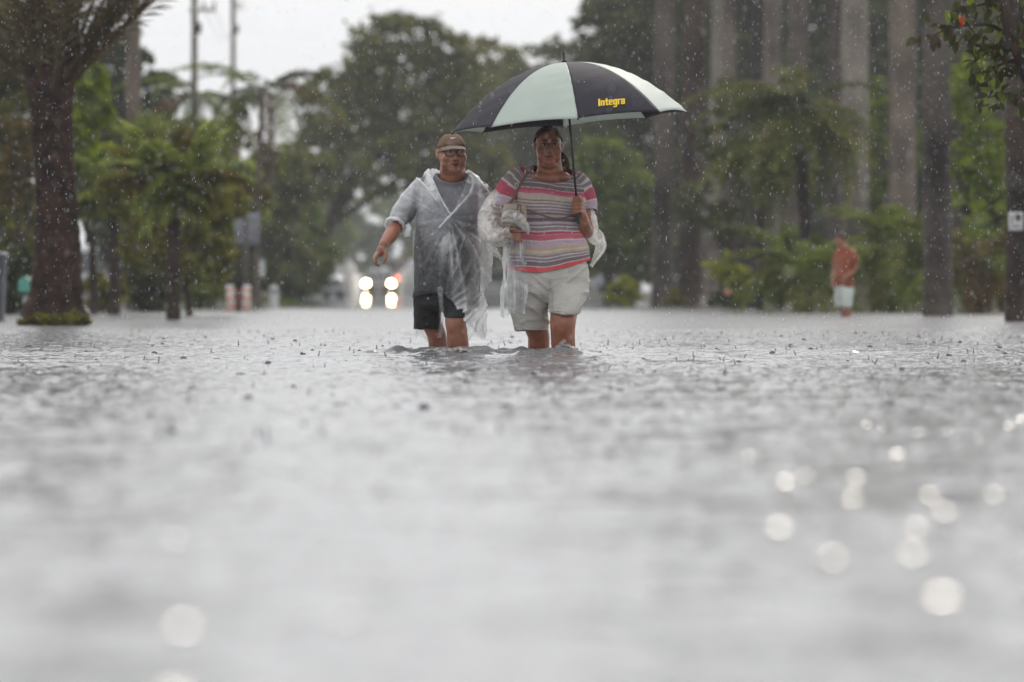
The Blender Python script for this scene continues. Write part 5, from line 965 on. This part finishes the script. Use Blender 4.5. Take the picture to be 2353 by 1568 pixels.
for pts, off in (([(1210, 405, .02, 20), (1200, 409, .015, 26), (1187, 419, .01, 30), (1172, 440, .01, 31), (1162, 466, .0, 29), (1157, 481, -.01, 27)], 0), ([(1312, 412, .02, 19), (1320, 416, .015, 24), (1331, 428, .015, 27), (1341, 450, .015, 25), (1348, 471, .01, 23), (1350, 486, .0, 22)], 1)):
    Kx = interp([(i, *tuple(Pf(a, b, c)), d*sF) for i, (a, b, c, d) in enumerate(pts)], 70); V, F = tube(Kx[:, 1:4], Kx[:, 4]*1.03, 40, False); q = np.repeat(np.linspace(0, 1, 70), 40)
    vq = np.array([399, 401, 408.5, 410.5, 416.5, 418.5, 425, 427, 434, 436]); cs = [(0, 370), (.17, 400), (.19, 405), (.24, 409), (.28, 412), (.36, 417), (.40, 421), (.48, 426), (.52, 442), (.72, 552), (.76, 558), (1.1, 558)]
    ck = np.array([a for a, b in cs]); tn = stripe(np.array([b for a, b in cs])[np.clip(np.searchsorted(ck, q+0.01*np.sin(np.arange(len(q))*0.3), side='right')-1, 0, len(ck)-1)])
    V = fold(V, F, 0.009, 14, 7+off); Va, Fa = thick(V, F, 0.003); part('sleeve', Va, Fa, M_STRIPE, top, True, np.vstack([tn, tn]))
# shorts
hipr = [(585, 1259, 84, .16, .15), (620, 1259, 94, .17, .165), (655, 1259, 95, .165, .17), (680, 1258, 90, .14, .15), (694, 1258, 70, .10, .10)]
V, F = solid(*torso(hipr, YF, 30, 56), 56); L1 = leg_loft([(1212, 655, .0, 50, .155), (1214, 700, .03, 47, .145), (1219, 738, .055, 42, .125), (1222, 760, .06, 38.5, .115)], YF); L2 = leg_loft([(1308, 655, -.03, 46, .155), (1303, 690, -.10, 43, .14), (1296, 722, -.15, 37, .115)], YF)
V, F = fuse([(V, F), solid(*L1, 40), solid(*L2, 40)], 0.006, 4); pyv = HY-(V[:, 2]-CAMZ)/sF; xo = V[:, 0]/sF+CX
V = V+normals(V, F)*(0.011*(ridged(np.stack([V[:, 0]*4+V[:, 2]*3, V[:, 1]*3, V[:, 2]*19-np.abs(V[:, 0]-Pf(1262, 0).x)*16], 1), 4)**2-.5)+0.010*(ridged(V*np.array([9, 7, 12]), 9)**2-.4)-0.014*np.exp(-((xo-1263-(pyv-660)*0.03)/4.5)**2)*np.clip((pyv-625)/40, 0, 1)*(V[:, 1] < YF))[:, None]
shr = part('shorts', V, F, M_KHAKI, woman)
for (px, py, d, hw, dep) in ((1221.5, 752, .06, 39.6, .119), (1297, 715, -.143, 38.6, .119)):
    P = ring((px-CX)*sF, hw*sF, YF+d, dep, dep, Pf(px, py).z, 40, 2.2); V, F = tube(np.vstack([P, P[:1]]), 0.0025, 6, False); part('hem_seam', V, F, M_KHAKI, shr)
# crumpled plastic over both forearms
def sack(pts, seed, amp, n=44, N=90, flat=1.0, sc=15, up=None):
    K = interp([(i, *tuple(p), r_) for i, (p, r_) in enumerate(pts)], N); V, F = tube(K[:, 1:4], K[:, 4], n, False, flat, up); q = V*np.array([1, .8, .8])*sc
    aa = np.tile(np.linspace(0, 2*np.pi, n, endpoint=False), N); ss = np.repeat(np.linspace(0, 1, N), n)*N*0.11+0.5*vnoise(q*0.5, seed+2)
    ra = 1.25; k = ridged(np.stack([np.cos(aa)*ra+ss*.35, np.sin(aa)*ra, ss*.55], 1), seed)**5*0.6+ridged(np.stack([np.cos(aa+ss*.4)*ra*1.9, np.sin(aa+ss*.4)*ra*1.9, ss*0.9], 1), seed+3)**5*0.5; lump = vnoise(q*0.5, seed+9)
    V = V+normals(V, F)*((k-.3)*amp*.6+lump*amp*.5)[:, None]; return V, F, np.clip(k*1.1+.25*np.clip(lump, 0, 1), 0, 1.3)
V, F, c = sack([(Pf(1162, 452, .0), .070), (Pf(1142, 478, .01), .090), (Pf(1132, 508, -.02), .098), (Pf(1138, 530, -.09), .088), (Pf(1152, 540, -.16), .070), (Pf(1168, 536, -.22), .052), (Pf(1182, 528, -.25), .046)], 3, .035); ps = part('poncho', V, F, M_POLYW, woman, True, None, c+.15)
V, F, c = sack([(Pf(1152, 512, -.26), .012), (Pf(1164, 498, -.28), .034), (Pf(1184, 497, -.29), .038), (Pf(1200, 510, -.285), .034), (Pf(1210, 526, -.27), .026), (Pf(1214, 540, -.25), .008)], 5, .03, 30, 60); part('bunched_cuff', V, F, M_POLYW, ps, True, None, c+.25)
V, F, c = sack([(Pf(1122, 545, -.03), .040), (Pf(1128, 566, -.02), .038), (Pf(1140, 582, -.01), .024), (Pf(1156, 600, .0), .010)], 8, .02, 26, 50, .6); part('fold', V, F, M_POLYW, ps, True, None, c)
NUc, NVc = 46, 80; V = []; 
for j in range(NVc):
    v = j/(NVc-1); py = 546+v*178+4*math.sin(7*v)
    for i in range(NUc):
        u_ = i/(NUc-1); x0_, x1_ = 1158-6*min(1, v*3), 1204+9*math.sin(v*3)-12*max(0, v-.75)
        V.append(Pf(x0_+(x1_-x0_)*u_+2.5*math.sin(v*5+u_*3), py+(5*math.sin(u_*9) if v > .9 else 0)-7*u_*(v > .97), -.225+.02*math.sin(u_*14+v*2.5)+.012*math.sin(u_*31-v*6)+.06*abs(u_-.5)))
V = np.array([tuple(q) for q in V]); F = grid_faces(NVc, NUc, False); c = ridged(V*np.array([24, 6, 8]), 4)**3*.9+.3*ridged(V*np.array([34, 20, 30]), 6)**4
V = V+normals(V, F)*((c-.4)*.012)[:, None]; cc = c*.8+.95*(np.tile(np.linspace(0, 1, NUc), NVc) < .14)
part('hanging_fold', V, F, M_POLYM, ps, True, None, cc)
V, F, c = sack([(Pf(1346, 478, .0), .050), (Pf(1352, 505, .0), .062), (Pf(1360, 530, .01), .052), (Pf(1372, 548, .01), .050), (Pf(1380, 564, .01), .036), (Pf(1374, 584, .01), .028), (Pf(1363, 604, .01), .014), (Pf(1358, 613, .01), .010)], 12, .022, 36, 80, .55, 15, (0, 1, 0)); part('poncho_sleeve', V, F, M_POLYW, woman, True, None, c)

# ---- handbag
bag = thing('handbag', 'small beige leather handbag with a brown strap across the woman', 'handbag', tuple(Pf(1180, 522, -.24)))
V = np.vstack([ring(Pf(c_, 0).x, hw*sF, YF-.225, dep, dep, Pf(0, py).z, 36, 4.5) for py, c_, hw, dep in ((524, 1181, 20, .02), (521, 1181, 28, .036), (510, 1181, 29.5, .042), (490, 1182, 28, .038), (475, 1183, 25.5, .03), (469, 1184, 23, .022))]); F = grid_faces(6, 36)+[tuple(range(35, -1, -1)), tuple(range(180, 216))]; part('body', V, F, M_BAG, bag)
V, F = box(Pf(1183, 480, -.268), (44*sF, .012, 22*sF), 0, .005); fp = part('flap', V, F, M_BAG, bag)
V, F = box(Pf(1199, 478, -.276), (.016, .008, .012), 0, .003); part('clasp', V, F, M_BRASS, fp)
for pts in ([(1190, 470), (1188, 492), (1187, 512)], [(1190, 470), (1197, 472), (1197, 486), (1203, 492)]): V, F = tube([Pf(a, b, -.278) for a, b in pts], .0035, 6); part('cord', V, F, M_STRAP, bag)
def strap(pts, w=.0085): K = interp([(i, *tuple(p)) for i, p in enumerate(pts)], 50)[:, 1:]; V, F = tube(K, w, 8, True, .35, (0, 1, 0)); return part('strap', V, F, M_STRAP, bag)
strap([Pf(1226, 382, -.085), Pf(1212, 398, -.135), Pf(1196, 424, -.175), Pf(1184, 446, -.21), Pf(1176, 462, -.225), Pf(1162, 474, -.22)])
strap([Pf(1208, 482, -.225), Pf(1232, 490, -.222), Pf(1266, 501, -.225), Pf(1292, 502, -.222), Pf(1316, 497, -.20), Pf(1332, 506, -.15)], .006)
V, F = tube([Pf(1184, 421, -.20), Pf(1184, 428, -.203), Pf(1190, 430, -.2), Pf(1190, 422, -.2), Pf(1184, 421, -.20)], .004, 8); part('buckle', V, F, M_BRASS, bag)

# ---- umbrella
YU = YF-.228; A0 = np.array(tuple(W(1297, 144, YU))); rt = np.array((.9957, 0, .0925)); dn = np.array((.0925, 0, -.9957)); fw = np.array((0, -1, 0)); RU, HU = 272*YU/FOC, 138.5*YU/FOC
umb = thing('umbrella', 'golf umbrella with black and mint panels held up by the woman', 'umbrella', tuple(W(1330, 513, YU)))
def rib_pt(phi, t, lift=0.0): a = math.radians(phi); return A0+(rt*math.sin(a)+fw*math.cos(a))*RU*t+dn*(HU*t**2.15-lift)
fabric = None
for k in range(8):
    p0, p1 = 3.2+45*k, 48.2+45*k; NT, NS = 44, 26; V = []; dark = k % 2 == 0
    for i in range(NT):
        for j in range(NS):
            s_ = j/(NS-1); t = i/(NT-1)*(1-.016*4*s_*(1-s_)); am = math.radians(p0+45*s_)
            ch = rib_pt(p0, t)*(1-s_)+rib_pt(p1, t)*s_; arc = rib_pt(p0+45*s_, t); q = ch*.72+arc*.28
            wr = .0022*math.sin(t*52+s_*3)*max(0, s_-.35)*min(1, t*1.4)+.0016*math.sin(t*95+s_*5+k)*max(0, s_-.5)*t if not dark else .001*math.sin(t*40+s_*7+k)*t
            V.append(q+(rt*math.sin(am)+fw*math.cos(am))*wr*.6-dn*wr)
    V = np.array(V); F = grid_faces(NT, NS, False); Va, Fa = thick(V, F, .0015 if True else 0)
    if np.dot(normals(V, F)[NS*20+13], -dn) < 0: Va, Fa = thick(V, [tuple(reversed(f)) for f in F], .0015)
    pnl = part('canopy_panel', Va, Fa, M_NAVY if dark else M_MINT, umb, label=('black' if dark else 'mint green')+' canopy panel')
    if k == 0: fabric = pnl; PV = V.reshape(NT, NS, 3)
for k in range(8):
    P = [rib_pt(3.2+45*k, t, -.008) for t in np.linspace(.03, 1.0, 18)]; V, F = tube(P, .003, 6); part('rib', V, F, M_SHAFT, umb)
    P = [A0+dn*.30+(rt*math.sin(math.radians(3.2+45*k))+fw*math.cos(math.radians(3.2+45*k)))*.015, rib_pt(3.2+45*k, .5, -.01)]; V, F = tube(P, .0025, 6); part('stretcher', V, F, M_SHAFT, umb)
    V, F = ball(rib_pt(3.2+45*k, 1.0, -.003), .007, 8, 6); part('rib_tip', V, F, M_SHAFT, umb)
sh0, sh1 = A0-dn*.01, np.array(tuple(W(1329, 507, YU))); V, F = tube([sh0, (sh0+sh1)/2, sh1], .0072, 10); part('shaft', V, F, M_SHAFT, umb)
V, F = tube([A0-dn*.0, A0-dn*.012, A0-dn*.015, A0-dn*.055, A0-dn*.066], [.016, .015, .009, .0085, .006], 12); part('finial', V, F, M_SHAFT, umb)
ha = np.array(tuple(W(1322.5, 455, YU))); hb = np.array(tuple(W(1329.8, 515, YU))); hd = (hb-ha)/np.linalg.norm(hb-ha); V, F = tube([ha, ha+hd*.02, ha+hd*.10, hb-hd*.008, hb], [.010, .0125, .0125, .0135, .010], 14); part('handle', V, F, M_SHAFT, umb)
V, F = tube([A0+dn*.29, A0+dn*.31, A0+dn*.33], [.014, .016, .012], 10); part('runner', V, F, M_SHAFT, umb)
# lettering: heavy condensed word in block strokes, laid on the front black panel
def word():
    out = []; x = 0.0
    def bar(a, b, c, d): out.append([(x+a, b), (x+c, b), (x+c, d), (x+a, d)])
    bar(0, 0, .30, 1.0); x += .38                                                                     # I
    bar(0, 0, .26, .74); bar(.26, .58, .42, .74); bar(.40, 0, .66, .70); x += .74                     # n
    bar(.10, .06, .36, .98); bar(0, .58, .46, .74); bar(.20, 0, .48, .16); x += .54                   # t
    bar(0, .04, .26, .70); bar(.14, .60, .52, .74); bar(.14, 0, .62, .15); bar(.40, .32, .64, .70); bar(.24, .30, .50, .43); x += .72   # e
    bar(0, .04, .26, .70); bar(.14, .60, .64, .74); bar(.14, 0, .44, .14); bar(.40, -.26, .66, .70); bar(.02, -.32, .56, -.17); x += .74 # g
    bar(0, 0, .26, .74); bar(.24, .56, .48, .74); x += .54                                            # r
    bar(0, .04, .26, .40); bar(.04, .60, .58, .74); bar(.12, 0, .44, .14); bar(.40, 0, .66, .72); bar(.14, .34, .44, .46); bar(0, .52, .24, .70); x += .70 # a
    return out, x
bars, wl = word(); tgt = [W(1373, 247, YU-.6), W(1436, 247, YU-.6)]
def on_panel(px, py):
    """the spot on the front black panel that stands at that bearing from the street"""
    best = None; d = FOC/PV[:, :, 1]; qx = CX+PV[:, :, 0]*d; qy = HY-(PV[:, :, 2]-CAMZ)*d; k = np.hypot(qx-px, qy-py); i, j = np.unravel_index(np.argsort(k, axis=None)[:6], k.shape); w = 1/(k[i, j]+.05); w /= w.sum()
    return (PV[i, j]*w[:, None]).sum(0)
c00, c10, c01 = on_panel(1375, 246), on_panel(1435.5, 241.5), on_panel(1374.5, 230.5); ex, ez = (c10-c00)/wl, (c01-c00)
nn = np.cross(ex, ez); nn /= np.linalg.norm(nn); nn = nn if nn[1] < 0 else -nn
jm, im = 13, 30; vs, fs = [], []
for q in bars:
    for a in range(4): pass
    G = np.array([[(q[0][0]*(1-u_)+q[1][0]*u_, q[0][1]*(1-v)+q[3][1]*v) for u_ in np.linspace(0, 1, 3)] for v in np.linspace(0, 1, 3)]).reshape(-1, 2); b = len(vs)
    for off in (.0, .004):
        for x, z in G:
            p = c00+ex*x+ez*z; dist = np.linalg.norm(PV.reshape(-1, 3)-p, axis=1); m_ = np.argsort(dist)[:8]; w = 1/(dist[m_]+1e-4)**2; w /= w.sum(); off_n = float(((PV.reshape(-1, 3)[m_]*w[:, None]).sum(0)-p) @ nn)
            vs.append(p+nn*(off_n+.006-off))
    fs += [(b+r_*3+c, b+r_*3+c+1, b+r_*3+c+4, b+r_*3+c+3) for r_ in range(2) for c in range(2)]+[(b+9+r_*3+c+3, b+9+r_*3+c+4, b+9+r_*3+c+1, b+9+r_*3+c) for r_ in range(2) for c in range(2)]
    rim = [0, 1, 2, 5, 8, 7, 6, 3]; fs += [(b+rim[i], b+9+rim[i], b+9+rim[(i+1) % 8], b+rim[(i+1) % 8]) for i in range(8)]
part('lettering', vs, fs, M_YELLOW, fabric, False)

# ---- person in orange by the palms
YO = 77.3; sO = YO/FOC
def Po(px, py, d=0.0): return W(px, py, YO+d)
per = thing('person', 'bystander in an orange t-shirt and white shorts standing in shallow water by the palms', 'person', (Po(1942, 727).x, YO, -0.24))
ho = Head(Po(1932, 549, -.03), .80, -0.75, 0.12)
OR = [(566, 1938, 9, .05, .05), (572, 1940, 16, .07, .07), (578, 1942, 18.5, .08, .08), (590, 1943, 19.5, .10, .085), (620, 1941, 20, .12, .09), (650, 1939, 20.5, .11, .10), (672, 1939, 21, .09, .09)]
g = [solid(*torso(OR, YO, 30, 28, -.008), 28), tube([Po(1934, 556), Po(1937, 568), Po(1939, 576)], [.044, .048, .055], 12)]+ho.geos(1.0)
g += chain([(Po(1960, 580), .042), (Po(1966, 600, .02), .036), (Po(1969, 618, .0), .031), (Po(1958, 634, -.12), .024)])+chain([(Po(1922, 580), .042), (Po(1919, 602, -.02), .036), (Po(1918, 624, -.04), .030), (Po(1922, 645, -.12), .022)])
for (hx, hy, dd) in ((1954, 638, -.14), (1924, 651, -.14)):
    g += [ball(Po(hx, hy, dd), (.02, .03, .03), 10, 8)]
    for i in range(4): g += chain([(Po(hx-2+1.6*i, hy+4, dd-.01), .009), (Po(hx-3+1.6*i, hy+10, dd-.02), .008), (Po(hx-3+1.6*i, hy+13, dd-.01), .007)], 6)
    g += chain([(Po(hx+3, hy, dd-.02), .010), (Po(hx+4, hy+7, dd-.03), .008)], 6)
g += chain([(Po(1930, 670), .065), (Po(1931, 705, .03), .048), (Po(1933, 728, .08), .044), (Po(1934, 760, .12), .032), (Po(1932, 766, .0), .026)])+chain([(Po(1949, 670), .065), (Po(1951, 704, -.06), .049), (Po(1953, 727, -.03), .046), (Po(1953, 760, .0), .032), (Po(1950, 766, -.12), .026)])
V, F = fuse(g, 0.008, 3); part('body', V, F, M_SKIN_M, per); ho.features(per)
V, F = ball((0, .018, .022), (.083, .102, .092), 30, 20); V, F, _ = keep(V, F, (V[:, 2] > .022-.55*(V[:, 1]+.055)) & (V[:, 2] > -.06)); V, F = thick(V, F, .008); part('hair', ho.to(V), F, M_HAIR, per)
K = [(567, 1938, 11, .06, .06)]+OR[1:6]+[(660, 1939, 23, .105, .105)]; V, F = torso(K, YO, 50, 44, .004); V = fold(V, F, .014, 9, 3); V, F = thick(V, F); M_OR = mat('orange_jersey', (0.30, 0.088, 0.04), .85, .25, var=.35, vscale=6); tp = part('shirt', V, F, M_OR, per)
for pts in ([(1959, 580, 0, 8.2), (1965, 598, .015, 8), (1968, 608, .01, 7.6)], [(1923, 580, 0, 8.2), (1919.5, 600, -.015, 8), (1918.5, 610, -.02, 7.4)]):
    V, F = tube([Po(a, b, c) for a, b, c, d in pts], [d*sO for a, b, c, d in pts], 20, False); V, F = thick(V, F); part('sleeve', V, F, M_OR, tp)
V, F = solid(*torso([(648, 1939, 21, .10, .10), (664, 1939, 23, .11, .11), (680, 1939, 22, .09, .09)], YO, 16, 36), 36); V, F = fuse([(V, F), solid(*leg_loft([(1929, 668, .0, 12.5, .10), (1929, 688, .01, 12.5, .09), (1930, 705, .02, 11.5, .085)], YO, 28, 20), 28), solid(*leg_loft([(1950, 668, -.02, 12.5, .10), (1951, 688, -.04, 12, .09), (1951, 706, -.05, 11, .085)], YO, 28, 20), 28)], .009, 3)
V = fold(V, F, .012, 9, 2); part('shorts', V, F, mat('white_cotton', (0.58, 0.63, 0.58), .85, .25, var=.15), per)

per.rotation_euler = (0, 0, -0.55)
# ---- water churned up by the wading legs
r = rnd(170); g = []
for (cx_, py0, wx, hy, n_, d0) in ((1298, 812, 30, 34, 230, -.23), (1296, 813, 50, 14, 200, -.2), (1240, 812, 36, 11, 90, .1), (1056, 809, 36, 13, 130, -.18), (1010, 806, 30, 6, 50, .05), (1150, 812, 70, 4, 50, -.1)):
    for k in range(n_):
        a = r.normal(0, .5); q = Pf(cx_+a*wx, py0-hy*max(0, 1-abs(a))*r.random()**1.4+1.5, d0+r.normal(0, .05)); g.append(ball(q, np.array([r.uniform(.6, 1.6), 1, r.uniform(.5, 1.1)])*r.uniform(.003, .012), 7, 5))
G1 = []
for (cx_, py0, wx, hy, n_, d0) in ((1296, 808, 40, 19, 120, -.30), (1250, 811, 40, 8, 50, -.28), (1330, 811, 34, 9, 50, -.30), (1050, 808, 44, 10, 70, -.42), (1005, 808, 36, 7, 40, -.42)):
    for k in range(n_):
        a = np.clip(r.normal(0, .45), -1.3, 1.3); lift = hy*max(0, 1-abs(a)*.8)*r.random()**1.1; q = Pf(cx_+a*wx, py0-lift+3, d0+r.normal(0, .03)); s_ = r.uniform(.006, .016)
        G1.append(ball(q, np.array([r.uniform(.8, 2.0), .9, r.uniform(.4, 1.0)])*s_, 8, 6, Rot(r.uniform(-.5, .5), r.uniform(-.5, .5), r.uniform(-.8, .8))))
V1, F1 = fuse(G1, 0.004, 1); V1 = V1+normals(V1, F1)*(0.003*vnoise(V1*120, 4))[:, None]
V, F = cat_geo((V1, F1), *g); M_FOAM = mat('churned_water', (0.46, 0.43, 0.41), 0.06, 0.6, transl=0.35); M_FOAM.node_tree.nodes['Principled BSDF'].inputs['IOR'].default_value = 1.333; o = link('leg_splash', mesh_of('leg_splash', V, F, M_FOAM)); o['kind'] = 'stuff'; o['label'] = 'water splashing up around the wading legs'
# ------------------------------------------------------------------ rain haze
V, F = box((0, 222, 12), (172, 462, 27)); M_HAZE = bpy.data.materials.new('rain_haze'); M_HAZE.use_nodes = True; n = M_HAZE.node_tree; n.nodes.clear()
pv = n.nodes.new('ShaderNodeVolumePrincipled'); pv.inputs['Color'].default_value = (0.93, 0.94, 0.95, 1); pv.inputs['Density'].default_value = 0.0004
n.links.new(pv.outputs[0], n.nodes.new('ShaderNodeOutputMaterial').inputs['Volume'])
o = link('haze', mesh_of('haze', V, F, M_HAZE, False)); o['kind'] = 'stuff'
